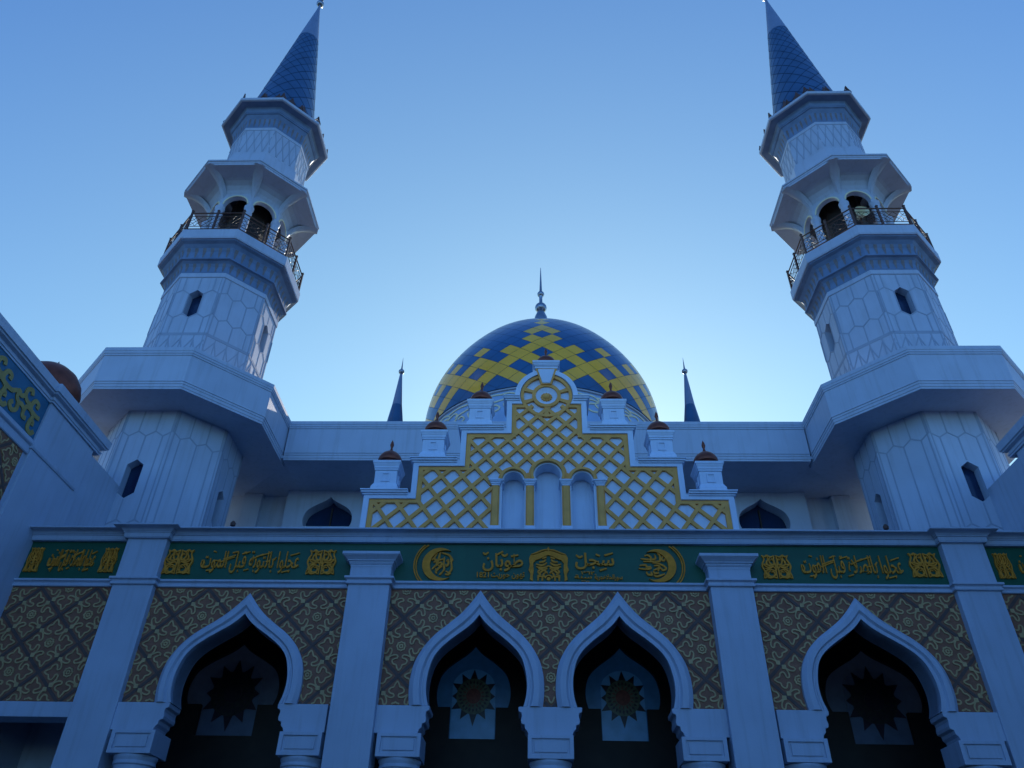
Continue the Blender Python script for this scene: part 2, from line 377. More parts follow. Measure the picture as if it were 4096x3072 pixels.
T_SUR = ar('sin_i waw_f ra alif lam_i hha_m lamalif_f ha_i jim_m ra_f ya_i tam_f')
T_SANA = ar('sin_i nun_m tam_f')
FY = 0.03
def strokes(mb, lst, x0, x1, z0, z1, w=0.016, h=0.03, sm=5):
    for s in lst:
        pts = [(x0 + p[0] * (x1 - x0), z0 + p[1] * (z1 - z0)) for p in s]
        pts = [tuple(p) for p in (spline(pts, sm) if len(pts) > 2 else pts)]; n = len(pts)
        ww = [w * (0.55 + 0.75 * math.sin(math.pi * min(1, (i + .6) / n))) for i in range(n)]
        mb.strip(pts, ww, front(FY), h)
HALF = [[(.03, 1), (.10, .85), (.03, .66), (.0, .5), (.06, .3), (.02, .12), (.0, 0)], [(.0, .0), (.12, .06), (.2, .02), (.34, .05), (.46, .0)],
 [(.46, 0), (.45, .3), (.47, .55), (.44, .8), (.47, 1)], [(.03, 1), (.14, .94), (.22, 1), (.34, .93), (.47, 1)],
 [(.22, 1), (.24, .85), (.17, .7), (.2, .58), (.33, .56), (.42, .62)], [(.35, .95), (.27, .8), (.3, .64), (.4, .58), (.44, .72), (.38, .84), (.33, .78)],
 [(.05, .6), (.14, .5), (.27, .46), (.38, .5), (.43, .42)], [(.06, .62), (.18, .58), (.3, .5), (.2, .42), (.08, .42)],
 [(.14, .0), (.15, .14), (.1, .28), (.2, .38), (.33, .36), (.43, .3)], [(.27, .34), (.17, .24), (.2, .1), (.32, .07), (.4, .16), (.36, .28), (.27, .26)], [(.07, .02), (.1, .16), (.05, .3)]]
ORN = HALF + [[(1 - x, z) for x, z in s] for s in HALF]
def ornament(x0, x1, z0, z1, par):
    mb = MB(); strokes(mb, ORN, x0, x1, z0, z1, w=0.025 * min(1.0, (x1 - x0) / .48), h=0.035); return mb.build('arabesque_square', GOLDMETAL, par)
MARKS = [[(.02, .60), (.03, .45), (.02, .30)], [(.12, .55), (.17, .56)], [(.10, .98), (.13, .95)], [(.20, .50), (.33, .72)], [(.22, .62), (.34, .80)], [(.55, .74), (.70, .93)], [(.50, .62), (.62, .86)], [(.90, .80), (.99, .92)],
 [(.07, .10), (.14, .16)], [(.40, .86), (.48, .96)], [(.84, .05), (.92, .13)], [(.74, .60), (.76, .72)], [(.66, .52), (.70, .55)], [(.30, .90), (.36, .97)], [(.45, .12), (.50, .18)]]
def inscription(body, x0, x1, z0, z1, par, marks=True):
    mb = MB(); text(body, x0, x1, z0, z1, FY, mb, 0, 0.004, 0.035)
    if marks: strokes(mb, MARKS, x0, x1, z0, z1, w=0.022)
    return mb.build('inscription', GOLDMETAL, par)
def frieze(x0, x1):
    mb = MB(); mb.box(x0, x1, FY, 0.3, 7.29, 8.13); return mb.build('frieze_panel', GREEN, porch)
f = frieze(-10.33, -7.885)
ornament(-10.22, -9.96, 7.46, 7.96, f); ornament(-8.74, -8.46, 7.46, 7.96, f)
inscription(T_PRAYER, -9.80, -8.88, 7.47, 7.93, f)
f = frieze(-7.885, -3.365)
ornament(-7.48, -6.94, 7.44, 7.93, f); ornament(-4.67, -4.13, 7.45, 7.94, f); inscription(T_REPENT, -6.76, -4.84, 7.46, 7.92, f)
f = frieze(3.365, 7.885)
ornament(4.07, 4.60, 7.43, 7.89, f); ornament(6.86, 7.40, 7.48, 7.95, f); inscription(T_PRAYER, 4.80, 6.70, 7.43, 7.90, f)
f = frieze(7.885, 10.33)
ornament(8.46, 8.74, 7.46, 7.96, f); ornament(9.96, 10.22, 7.46, 7.96, f); inscription(T_REPENT, 8.88, 9.80, 7.47, 7.93, f)
fc = frieze(-3.365, 3.365)
def crescent(sx):
    mb = MB(); cx, cz, r = sx * 2.10, 7.665, 0.335; c2, rr = sx * 2.0, 0.285
    o = [(cx + sx * r * math.cos(R(a)), cz + r * math.sin(R(a))) for a in [-62 + (360 - 236) * i / 40 * 2.0 - 0 for i in range(0)]]
    out = [(cx + sx * r * math.cos(R(a)), cz + r * math.sin(R(a))) for a in [55 - 110 * i / 30 for i in range(31)]]
    # horns point towards the middle of the frieze
    out = [(cx - (-sx) * r * math.cos(R(a)), cz + r * math.sin(R(a))) for a in [118 - 236 * i / 40 for i in range(41)]]
    inn = [(c2 + sx * rr * math.cos(R(a)), cz + rr * math.sin(R(a))) for a in [-112 + 224 * i / 40 for i in range(41)]]
    mb.prism([out + inn], lambda p: (p[0], FY - .05, p[1]), lambda p: (p[0], FY, p[1]))
    ob = mb.build('crescent', GOLDMETAL, fc, bevel=0.012)
    ring = MB(); lim = 66
    for rad in (0.475, 0.515):
        a1 = math.degrees(math.asin(0.40 / rad)); ring.strip([(cx + sx * (-0.02 + rad * math.cos(R(a))), cz + rad * math.sin(R(a))) for a in [-a1 + 2 * a1 * i / 40 for i in range(41)]], 0.022, front(FY), 0.035)
    ring.build('crescent_ring', GOLDMETAL, fc)
    cal = MB()
    if sx < 0:
        S = [[(.25, .95), (.12, .72), (.3, .66), (.62, .72)], [(.38, .98), (.33, .7), (.28, .55)], [(.45, .95), (.8, .86), (.98, .66), (.88, .6)], [(.6, .78), (.58, .5), (.62, .3), (.5, .12)],
             [(.1, .55), (.2, .62), (.25, .48), (.12, .36), (.05, .28)], [(.3, .48), (.4, .56), (.5, .5), (.4, .42), (.3, .46)], [(.88, .75), (.95, .5), (.97, .3), (.85, .16), (.7, .22)],
             [(.7, .6), (.78, .66), (.8, .5), (.72, .42), (.68, .5)], [(.3, .12), (.24, .2), (.4, .35), (.52, .4)], [(.2, .3), (.34, .26)], [(.68, .1), (.8, .08), (.95, .14)], [(.42, .06), (.5, .14)], [(.12, .72), (.02, .66)]]
        strokes(cal, S, -2.26, -1.85, 7.42, 7.93, w=0.030)
    else:
        S = [[(.1, .78), (.45, .76), (.62, .8), (.6, .95)], [(.18, .68), (.5, .68), (.76, .7), (.78, .92), (.7, 1.0)], [(.04, .52), (.24, .54), (.3, .46), (.42, .48)], [(0, .40), (.3, .38), (.42, .42), (.4, .5)],
             [(.24, .9), (.36, .92), (.46, .84), (.44, .7)], [(.9, .9), (.84, .76), (.92, .72), (.98, .82)], [(.5, .62), (.7, .6), (.9, .5), (.96, .4), (.85, .34), (.76, .42), (.66, .3)],
             [(.26, .28), (.3, .18), (.44, .16), (.42, .28)], [(.5, .16), (.6, .1), (.75, .14), (.9, .2)], [(.55, .5), (.68, .52), (.74, .46), (.62, .38), (.52, .34)], [(.5, .3), (.56, .22), (.7, .24)]]
        strokes(cal, S, 1.72, 2.26, 7.40, 7.92, w=0.030)
    cal.build('inscription', GOLDMETAL, fc)
crescent(-1); crescent(1)
mb = MB(); text(T_TUBAN, -1.27, -0.49, 7.53, 7.90, FY, mb, 0, 0.016, 0.04)
strokes(mb, [[(.0, .92), (.06, .84), (.14, .94)], [(.33, .80), (.50, .98)], [(.46, .86), (.54, .76), (.62, .86)], [(.70, .74), (.88, .80)]], -1.27, -0.49, 7.53, 7.95, w=0.032); mb.build('inscription', GOLDMETAL, fc)
mb = MB(); text(T_SAJAL, 0.51, 1.26, 7.58, 7.92, FY, mb, 0, 0.018, 0.04)
strokes(mb, [[(.03, .80), (.12, .66), (.2, .74)], [(.54, .84), (.64, .74)], [(.76, .78), (.98, .92)], [(.62, -.1), (.80, 0.02)]], 0.51, 1.26, 7.60, 7.95, w=0.032); mb.build('inscription', GOLDMETAL, fc)
mb = MB(); text('1821', -1.37, -1.14, 7.41, 7.52, FY, mb, 0, 0.02, 0.03); mb.build('inscription', GOLDMETAL, fc)
mb = MB(); text(T_TAHUN, -1.10, -0.46, 7.38, 7.52, FY, mb, 0, 0.016, 0.03); mb.build('inscription', GOLDMETAL, fc)
mb = MB(); text(T_SUR, 0.87, 1.40, 7.36, 7.49, FY, mb, 0, 0.016, 0.03); mb.build('inscription', GOLDMETAL, fc)
mb = MB(); text('\u0661\u0663\u0661\u0662', 0.62, 0.87, 7.48, 7.555, FY, mb, 0, 0.02, 0.03); text(T_SANA, 0.49, 0.82, 7.40, 7.475, FY, mb, 0, 0.016, 0.03)
text('\u0663\u0665', 0.62, 0.77, 7.31, 7.375, FY, mb, 0, 0.02, 0.03); mb.build('inscription', GOLDMETAL, fc)
# gateway emblem in the middle
mb = MB()
for s in (-1, 1):
    post = [(s * .30, 7.34), (s * .36, 7.37), (s * .345, 7.48), (s * .385, 7.56), (s * .36, 7.66), (s * .375, 7.80), (s * .35, 7.86), (s * .26, 7.875), (s * .14, 7.92), (s * .05, 7.955), (s * .0, 7.955), (0, 7.87), (s * .08, 7.84), (s * .17, 7.79), (s * .245, 7.765), (s * .295, 7.70), (s * .285, 7.55), (s * .30, 7.45)]
    mb.prism([post], lambda p: (p[0], FY - .04, p[1]), lambda p: (p[0], FY, p[1]))
    S = [[(.03, .72), (.12, .62), (.24, .66)], [(.0, .6), (.1, .52), (.24, .56)], [(.02, .50), (.12, .40), (.18, .28)], [(.2, .5), (.08, .42), (.02, .3)], [(.05, .84), (.1, .76), (.18, .74)], [(.16, .46), (.2, .36), (.16, .26), (.22, .2)], [(.06, .34), (.1, .24), (.06, .14)], [(.12, .16), (.12, .02)], [(.2, .16), (.2, .02)], [(.1, .18), (.22, .18)], [(.04, .94), (.12, .88)]]
    strokes(mb, [[(s * x, z) for x, z in q] for q in S], 0, 1, 7.34, 7.86, w=0.030)
    strokes(mb, [[(s * .34, 7.88), (s * .22, 7.925), (s * .1, 7.975), (0, 7.985)]], 0, 1, 0, 1, w=0.022)
mb.prism([arc(0, 7.395, 0.075, 0, 180, 14) + arc(0, 7.395, 0.05, 180, 0, 14)], lambda p: (p[0], FY - .04, p[1]), lambda p: (p[0], FY, p[1]))
mb.prism([arc(0, 7.385, 0.035, 0, 342, 19)], lambda p: (p[0], FY - .04, p[1]), lambda p: (p[0], FY, p[1]))
mb.prism([[(0, 8.04), (-.03, 7.99), (0, 7.94), (.03, 7.99)]], lambda p: (p[0], FY - .04, p[1]), lambda p: (p[0], FY, p[1]))
mb.build('gateway_emblem', GOLDMETAL, fc)

# ---- imposts, box capitals and columns under the arches
def impost(x0, x1, openL, openR):
    """block under the arch springing; stepped brackets on the sides that face an opening"""
    side = [(0.0, 4.60), (0.02, 4.66), (0.06, 4.70), (0.065, 4.76), (0.12, 4.78), (0.13, 4.83), (0.115, 4.90), (0.12, 4.95), (0.17, 4.975), (0.175, 5.035), (0.165, 5.05)]
    r = [(x1 + (d if openR else 0), z) for d, z in side]; l = [(x0 - (d if openL else 0), z) for d, z in side]
    mb = MB(); mb.prism([l[::-1] + r], lambda p: (p[0], -0.10, p[1]), lambda p: (p[0], 0.42, p[1])); return mb.build('impost', WHITE, porch, bevel=0.008)
def box_capital(xc, hw):
    mb = MB(); y0 = -0.20
    mb.prism([[(xc - hw, 4.22), (xc + hw, 4.22), (xc + hw, 4.585), (xc - hw, 4.585)], [(xc - hw + .07, 4.285), (xc - hw + .07, 4.53), (xc + hw - .07, 4.53), (xc + hw - .07, 4.285)]], lambda p: (p[0], y0, p[1]), lambda p: (p[0], y0 + .05, p[1]))
    mb.box(xc - hw + .002, xc + hw - .002, y0 + .035, 0.5, 4.222, 4.583)
    mb.box(xc - hw + .11, xc + hw - .11, y0 + .01, y0 + .06, 4.32, 4.50)
    return mb.build('box_capital', WHITE, porch, bevel=0.006)
def column(xc):
    mb = MB(); yc = 0.16
    mb.lathe([(.355, 4.215), (.36, 4.19), (.345, 4.16), (.335, 4.13), (.345, 4.11), (.345, 4.08), (.32, 4.06), (.315, 4.0), (.325, 3.97), (.32, 3.94), (.30, 3.92), (.29, 3.7), (.285, 2.0), (.295, .5), (.36, .45), (.38, .3), (.42, .28), (.42, 0.0)], 32, (xc, yc))
    return mb.build('column', WHITE, porch, smooth=40)
for x0, x1, l, r, c, hw in ((-7.56, -6.76, False, True, -7.03, .37), (-4.52, -3.82, True, False, -4.185, .36), (-3.03, -2.24, False, True, -2.53, .37), (-.37, .37, True, True, 0, .38), (2.24, 3.03, True, False, 2.53, .37), (3.82, 4.52, False, False, 4.185, .36), (6.76, 7.56, True, False, 7.03, .37)):
    if c == 4.185: l, r = False, True
    impost(x0, x1, l, r); box_capital(c, hw); column(c)
for s in (-1, 1):
    mb = MB(); mb.box(min(s * 8.2, s * 10.33), max(s * 8.2, s * 10.33), -0.05, 0.4, 4.80, 5.052); mb.build('lintel', WHITE, porch, bevel=0.008)
# ---- inside of the porch: back wall with glazed arches, ceiling, end walls
BW = 3.1
GL = [(-6.76, 1.0), (-1.57, .79), (1.60, .79), (6.85, 1.0)]
def ogee(cx, hw, z0, zm, zt, n=40):
    k = hw / .88; pts = resample(spline([(x * k, z0 + (z - 5.05) / 1.6 * (zt - z0)) for x, z in IN_], 6), n)
    return [(cx - p.x, p.y) for p in pts] + [(cx + p.x, p.y) for p in reversed(pts)][1:]
holes = []
for cx, hw in GL:
    o = ogee(cx, hw, 5.82, 6.2, 7.12); w = hw * .61
    i0 = next(i for i, p in enumerate(o) if True)
    holes.append([(cx - w, 5.20)] + [(cx - w, 5.82)] + o + [(cx + w, 5.82), (cx + w, 5.20)])
mb = MB(); loops = [[(-10.6, 0), (10.6, 0), (10.6, 8.1), (-10.6, 8.1)]] + holes
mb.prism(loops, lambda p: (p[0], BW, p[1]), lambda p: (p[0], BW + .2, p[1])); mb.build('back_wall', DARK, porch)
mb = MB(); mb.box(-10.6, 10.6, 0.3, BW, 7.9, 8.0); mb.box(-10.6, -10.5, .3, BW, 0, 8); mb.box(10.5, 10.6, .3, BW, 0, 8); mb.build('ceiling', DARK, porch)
mb = MB(); mb.box(-10.33, 10.33, 0.1, 6.6, 8.12, 8.27); mb.build('roof', ROOF, porch)
for k, (cx, hw) in enumerate(GL):
    mb = MB(); h = holes[k]; mb.prism([h], lambda p: (p[0], BW + .12, p[1]), None, 0); win = mb.build('glazed_arch', [FROST_LIT if k in (1, 2) else FROST], porch)
    st = MB(); w = hw * .58; cz = 6.06; n = 30
    arch = [(cx - w, 5.22), (cx + w, 5.22), (cx + w, 6.25)] + [(cx + w * math.cos(R(a)), 6.25 + w * .82 * math.sin(R(a))) for a in range(10, 180, 10)] + [(cx - w, 6.25)]
    st.prism([arch], lambda p: (p[0], BW + .09, p[1]), lambda p: (p[0], BW + .12, p[1]), 0)
    for j in range(12):
        a = R(90 + 30 * j); ro = w * (1.0 if j % 6 else 1.25) * (1.0 if j % 3 else 1.0); ri = w * .78
        ro = {0: .56, 6: .60, 3: .455, 9: .455}.get(j, .53) * w / .48 * 1.05
        tri = [(cx + ri * math.cos(a - .23), cz + ri * math.sin(a - .23)), (cx + ro * math.cos(a), cz + ro * math.sin(a)), (cx + ri * math.cos(a + .23), cz + ri * math.sin(a + .23))]
        st.prism([tri], lambda p: (p[0], BW + .07, p[1]), lambda p: (p[0], BW + .09, p[1]), 1)
    st.prism([arc(cx, cz, w * .80, 0, 351, 39)], lambda p: (p[0], BW + .066, p[1]), lambda p: (p[0], BW + .09, p[1]), 2)
    for ro_, nn, mi_ in ((.74, 24, 1), (.56, 16, 3)):
        for j in range(nn):
            a = 2 * math.pi * j / nn; st.prism([[(cx + w * ro_ * math.cos(a), cz + w * ro_ * math.sin(a)), (cx + w * (ro_ - .13) * math.cos(a + .09), cz + w * (ro_ - .13) * math.sin(a + .09)), (cx + w * (ro_ - .2) * math.cos(a), cz + w * (ro_ - .2) * math.sin(a)), (cx + w * (ro_ - .13) * math.cos(a - .09), cz + w * (ro_ - .13) * math.sin(a - .09))]], lambda p: (p[0], BW + .06, p[1]), None, mi_)
    st.prism([arc(cx, cz, w * .34, 0, 351, 39)], lambda p: (p[0], BW + .05, p[1]), lambda p: (p[0], BW + .066, p[1]), 3)
    st.build('star_light', [(FROSTPALE_LIT if k in (1, 2) else FROSTPALE), STARDARK, STARGREEN if k in (1, 2) else GREENDIM, STARRED if k in (1, 2) else STARDARK], win)

# ================================================================== STEPPED GABLE
GY = 0.30
gable = thing('stepped_gable', 'white stepped gable with gold diamond lattice, round medallion and three niches above the porch', 'gable', (0, GY, 8.2))
STEPS = [(3.70, 9.20), (2.735, 9.98), (1.755, 10.81), (0.775, 11.60)]          # gold edge: half width, top
MC, MR = 11.855, 0.585
def outline(grow, zb, rm):
    GX = 0.7 if grow > 0 else 1.0
    pts = [(-(STEPS[0][0] + grow * GX), zb)]
    for k, (x, z) in enumerate(STEPS):
        pts.append((-(x + grow * GX), z + grow * .8))
        if k < 3: pts.append((-(STEPS[k + 1][0] + grow * GX), z + grow * .8))
    zt = STEPS[3][1] + grow * .8
    a0 = math.degrees(math.asin(max(-1, min(1, (zt - MC) / rm))))
    pts += arc(0, MC, rm, 180 - a0, a0, 30)
    return pts + [(-x, z) for x, z in reversed(pts[:-31])] if False else pts + [(-x, z) for x, z in reversed(pts[:len(pts) - 31])]
SPR, CSPR = 9.64, 9.79
def niche_loop(cx, hw, zs, r, zc):
    a = math.degrees(math.asin((zs - zc) / r)) if abs(zs - zc) < r else -30
    return [(cx + hw, 8.3), (cx + hw, zs)] + arc(cx, zc, r, a, 180 - a, 24) + [(cx - hw, zs), (cx - hw, 8.3)]
NICHES = [(-.715, .235, 9.62, .205, 9.66), (0.01, .275, 9.64, .275, 9.79), (.735, .235, 9.62, .205, 9.66)]
body = outline(0.0, 8.25, MR)
nl = []
for n in NICHES: nl.append(niche_loop(*n))
mb = MB(); lp = [(body[0][0], 8.3)]
for n in nl: lp += [p for p in reversed(n)]
lp += [(-body[0][0], 8.3)] + list(reversed(body))[1:-1]
mb.prism([lp], lambda p: (p[0], GY, p[1]), lambda p: (p[0], GY + .3, p[1])); mb.prism([body], lambda p: (p[0], GY + .32, p[1]), lambda p: (p[0], GY + .62, p[1]))
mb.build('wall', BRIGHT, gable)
# white stepped frame with projecting ledges
mb = MB(); fo = outline(0.165, 8.3, 0.71); fi = outline(0.0, 8.3, MR + .012)
mb.prism([fo + list(reversed(fi))], lambda p: (p[0], GY - .10, p[1]), lambda p: (p[0], GY + .55, p[1]))
for s in (-1, 1):
    for k, (x, z) in enumerate(STEPS):
        x1 = STEPS[k + 1][0] + .165 if k < 3 else 0.60
        a, b = s * (x + .15), s * x1; zt = z + .132
        lo, hi = min(a, b), max(a, b)
        for dz0, dz1, ext, yy in ((-.055, -.02, .03, .13), (-.02, .02, .06, .17), (.02, .05, .075, .20)):
            e0 = lo - (ext - .03 if s < 0 else 0); e1 = hi + (ext - .03 if s > 0 else 0)
            mb.box(e0, e1, GY - yy, GY + .60, zt + dz0, zt + dz1 - .001)
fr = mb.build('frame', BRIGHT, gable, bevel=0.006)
# lattice of ochre bars
LH = 0.055
lat = MB(); fL = front(GY)
szz = lambda z: 0.472 - 0.026 * (z - 8.9)
zs_, qs_ = [11.52], [0.0]
Z = 11.52
tab = [(11.9, 0)]
import bisect
zg = [8.2 + 0.02 * i for i in range(200)]; q = [0.0]
for i in range(1, len(zg)): q.append(q[-1] + 0.02 / (szz(zg[i]) * (1.10 - .045 * (zg[i] - 8.9))))
q0 = q[min(range(len(zg)), key=lambda i: abs(zg[i] - 11.50))]
q = [v - q0 for v in q]
def lat_ok(x, z):
    if z < 8.3 or not inside(body, x, z): return False
    if abs(x) < 1.15 and z < 9.68: return False
    for (cx, hw, zs, r, zc), ro in zip(NICHES, (.30, .39, .30)):
        if (x - cx) ** 2 + (z - zc) ** 2 < (ro - .01) ** 2 and z > zs - .1: return False
    if x * x + (z - MC) ** 2 < .30 ** 2 or (z > 11.58): return False
    return True
for fam in (1, -1):
    for k in range(-14, 15):
        run = []
        for z, qq in zip(zg, q):
            x = 0.01 + (k + fam * qq) * szz(z)
            if lat_ok(x, z): run.append((x, z))
            else:
                if len(run) > 2: lat.strip(run[::2] + ([run[-1]] if len(run) % 2 == 0 else []), 0.082, fL, LH + (.002 if fam > 0 else 0))
                run = []
        if len(run) > 2: lat.strip(run, 0.082, fL, LH + (.002 if fam > 0 else 0))
edge = outline(0.0, 8.3, MR)
inner = outline(-0.10, 8.3, MR - .06)
lat.prism([edge[:] + list(reversed(inner))], lambda p: (p[0], GY - LH - .006, p[1]), lambda p: (p[0], GY + .002, p[1]))
lat.build('lattice', GOLD, gable, bevel=0.006)
# medallion
med = MB(); fy = lambda h: (lambda p: (p[0], GY - h, p[1]))
ring = lambda ro, ri: [arc(0, MC, ro, 0, 354, 59), list(reversed(arc(0, MC, ri, 0, 354, 59)))]
med.prism(ring(MR, MR - .07), fy(LH + .012), fy(0)); med.prism(ring(.325, .245), fy(LH + .016), fy(0))
for a in (20, 160, 200, -20, 270):
    c, s_ = math.cos(R(a)), math.sin(R(a)); med.strip([(c * .31, MC + s_ * .31), (c * .45, MC + s_ * .45), (c * (MR - .03), MC + s_ * (MR - .03))], [.07, .085, .12], fL, LH)
md = med.build('medallion', GOLD, gable, bevel=0.006)
ros = MB()
for k in range(12):
    a = 2 * math.pi * k / 12; ros.sphere(.034, (.10 * math.cos(a), GY - .01, MC - .02 + .085 * math.sin(a)), 6)
ros.sphere(.09, (0, GY - .0, MC - .02), 8); ros.build('rosette', GOLD, md, smooth=60)
hub = MB()                                             # dished white boss behind the rosette
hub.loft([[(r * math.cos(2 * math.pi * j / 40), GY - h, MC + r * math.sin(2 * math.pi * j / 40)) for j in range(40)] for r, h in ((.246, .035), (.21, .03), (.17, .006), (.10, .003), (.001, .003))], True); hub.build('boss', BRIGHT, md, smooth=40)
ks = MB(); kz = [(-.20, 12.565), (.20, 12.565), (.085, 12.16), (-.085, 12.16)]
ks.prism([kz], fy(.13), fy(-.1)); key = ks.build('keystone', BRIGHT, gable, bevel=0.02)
kb = MB(); ko = [(-.245, 12.585), (.245, 12.585), (.115, 12.14), (-.115, 12.14)]
kb.prism([ko, list(reversed(kz))], fy(.105), fy(-.1)); kb.build('keystone_border', GOLD, key)
kc = MB()
kc.box(-.305, .305, GY - .04, GY + .5, 12.40, 12.60)
for z0, z1, e in ((12.588, 12.65, -.04), (12.65, 12.69, -.015), (12.69, 12.73, 0.0), (12.73, 12.79, .012)): kc.box(-.305 - e, .305 + e, GY - .155 - e, GY + .51 + e, z0, z1 - .001)
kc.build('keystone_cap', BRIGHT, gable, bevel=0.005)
def onion(mb, cx, cy, z, r, mi=0):
    mb.lathe([(r * .96, z), (r, z + r * .12), (r * .97, z + r * .34), (r * .86, z + r * .58), (r * .68, z + r * .80), (r * .46, z + r * .97), (r * .26, z + r * 1.07), (r * .15, z + r * 1.15)], 28, (cx, cy), mi)
def flame(mb, cx, cy, z, h, mi=0):
    mb.lathe([(h * .19, z), (h * .10, z + h * .16), (h * .07, z + h * .30), (h * .085, z + h * .36), (h * .14, z + h * .55), (h * .10, z + h * .76), (h * .03, z + h * .92), (.002, z + h)], 12, (cx, cy), mi)
od = MB(); od.lathe([(.18, 12.79), (.18, 12.86), (.22, 12.88)], 28, (0, GY + .17)); onion(od, 0.0, GY + .17, 12.875, .245); d0 = od.build('copper_dome', COPPER, gable, smooth=50)
fl = MB(); flame(fl, 0.0, GY + .17, 13.145, .27); fl.build('finial', COPPER, d0, smooth=50)
# niche columns and arches
for xc in (-1.085, -.365, .385, 1.105):
    mb = MB(); mb.box(xc - .065, xc + .065, GY - .085, GY + .02, 8.60, 9.53); c = mb.build('niche_column', GOLD, gable, bevel=0.02)
    ed = MB(); ed.box(xc - .085, xc + .085, GY - .04, GY + .02, 8.55, 9.56); ed.build('column_edge', GOLD, c)
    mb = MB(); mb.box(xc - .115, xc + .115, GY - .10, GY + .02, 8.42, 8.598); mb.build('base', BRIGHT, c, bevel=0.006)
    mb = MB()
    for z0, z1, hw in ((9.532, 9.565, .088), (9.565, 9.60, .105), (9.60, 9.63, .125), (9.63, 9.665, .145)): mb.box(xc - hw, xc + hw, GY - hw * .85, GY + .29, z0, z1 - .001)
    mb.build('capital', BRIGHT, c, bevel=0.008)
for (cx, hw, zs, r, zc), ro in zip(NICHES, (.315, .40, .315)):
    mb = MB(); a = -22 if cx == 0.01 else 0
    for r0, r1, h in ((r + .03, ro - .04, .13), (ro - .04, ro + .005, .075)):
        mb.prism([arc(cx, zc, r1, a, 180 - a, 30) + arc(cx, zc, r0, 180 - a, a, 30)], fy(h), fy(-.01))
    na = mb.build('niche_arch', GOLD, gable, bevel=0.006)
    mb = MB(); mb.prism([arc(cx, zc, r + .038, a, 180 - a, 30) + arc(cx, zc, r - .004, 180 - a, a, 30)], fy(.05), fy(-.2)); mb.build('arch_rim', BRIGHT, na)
# ---- pinnacles on the steps
PX = {1: 3.42, 2: 2.47, 3: 1.49}; PZ = {1: STEPS[0][1] + .181, 2: STEPS[1][1] + .181, 3: STEPS[2][1] + .181}
def pinnacle():
    r = thing('pinnacle', 'white pinnacle with small copper dome on the lowest left step of the gable', 'pinnacle', (-PX[1], GY + .17, PZ[1]), 'pinnacles stepping up the gable')
    cx, cy, z = r.location
    mb = MB(); sq = [(-1, -1), (1, -1), (1, 1), (-1, 1)]
    rows = [[(cx + h * x, cy + h * y, z + zz) for x, y in sq] for h, zz in ((.285, 0), (.285, .10), (.27, .13), (.235, .20), (.235, .50))]
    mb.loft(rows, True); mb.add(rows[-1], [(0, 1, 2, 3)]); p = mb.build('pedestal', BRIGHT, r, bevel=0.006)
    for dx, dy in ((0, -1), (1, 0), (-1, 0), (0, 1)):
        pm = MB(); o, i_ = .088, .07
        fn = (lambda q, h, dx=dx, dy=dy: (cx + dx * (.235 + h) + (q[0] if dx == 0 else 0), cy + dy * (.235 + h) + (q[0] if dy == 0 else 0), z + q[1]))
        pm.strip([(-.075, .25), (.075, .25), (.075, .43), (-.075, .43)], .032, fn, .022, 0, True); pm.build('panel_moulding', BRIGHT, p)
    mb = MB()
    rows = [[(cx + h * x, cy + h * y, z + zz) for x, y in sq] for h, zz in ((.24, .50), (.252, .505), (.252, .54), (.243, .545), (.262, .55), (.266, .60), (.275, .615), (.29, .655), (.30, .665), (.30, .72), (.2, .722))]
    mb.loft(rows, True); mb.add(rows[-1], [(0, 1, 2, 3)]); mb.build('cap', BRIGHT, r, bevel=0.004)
    mb = MB(); mb.lathe([(.20, z + .72), (.20, z + .80), (.24, z + .82)], 28, (cx, cy)); onion(mb, cx, cy, z + .815, .265); d = mb.build('copper_dome', COPPER, r, smooth=50)
    mb = MB(); flame(mb, cx, cy, z + .815 + .29, .31); mb.build('finial', COPPER, d, smooth=50)
    return r
pin = pinnacle()
WORD = {1: 'lowest', 2: 'middle', 3: 'highest'}
for s in (-1, 1):
    for k in (1, 2, 3):
        if s == -1 and k == 1: continue
        copy_tree(pin, 'white pinnacle with small copper dome on the %s %s step of the gable' % (WORD[k], 'left' if s < 0 else 'right'), (s * PX[k] + PX[1], 0, PZ[k] - PZ[1]))

# ================================================================== PRAYER HALL behind the porch
HY = 4.5
hall = thing('prayer_hall', 'white prayer hall wall with deep overhanging parapet behind the gable', 'building', (0, 6.5, 8.2))
RINGP = [(-1.15, 12.82), (-.12, 12.745), (-.10, 12.745), (-.10, 12.80), (-.085, 12.81), (-.085, 12.885), (-.07, 12.895), (-.07, 12.95), (-.05, 12.96), (-.055, 13.0), (-.05, 13.76), (-.03, 13.765), (-.03, 13.81), (-.012, 13.825), (-.012, 13.88), (0.0, 13.895), (0.0, 14.0), (-.3, 14.0), (-.3, 13.4), (-1.15, 13.4)]
mb = MB(); mb.sweep([(-7.36, HY), (7.36, HY)], [(d if d > -1 else -2.75, z) for d, z in RINGP], lambda x, y, z: (x, y, z)); mb.build('parapet', WHITE, hall, bevel=0.004)
wl = [(-7.70, 8.2), (7.70, 8.2), (7.70, 12.84), (-7.70, 12.84)]
OW = [ogee(s * 6.38, .73, 11.64, 0, 12.60) for s in (-1, 1)]
mb = MB(); loop = [(-7.70, 8.2), (7.70, 8.2), (7.70, 12.84), (-7.70, 12.84)]
mb.prism([loop] + [list(reversed(o)) for o in OW], lambda p: (p[0], 6.5, p[1]), lambda p: (p[0], 6.95, p[1])); mb.build('wall', WHITE, hall)
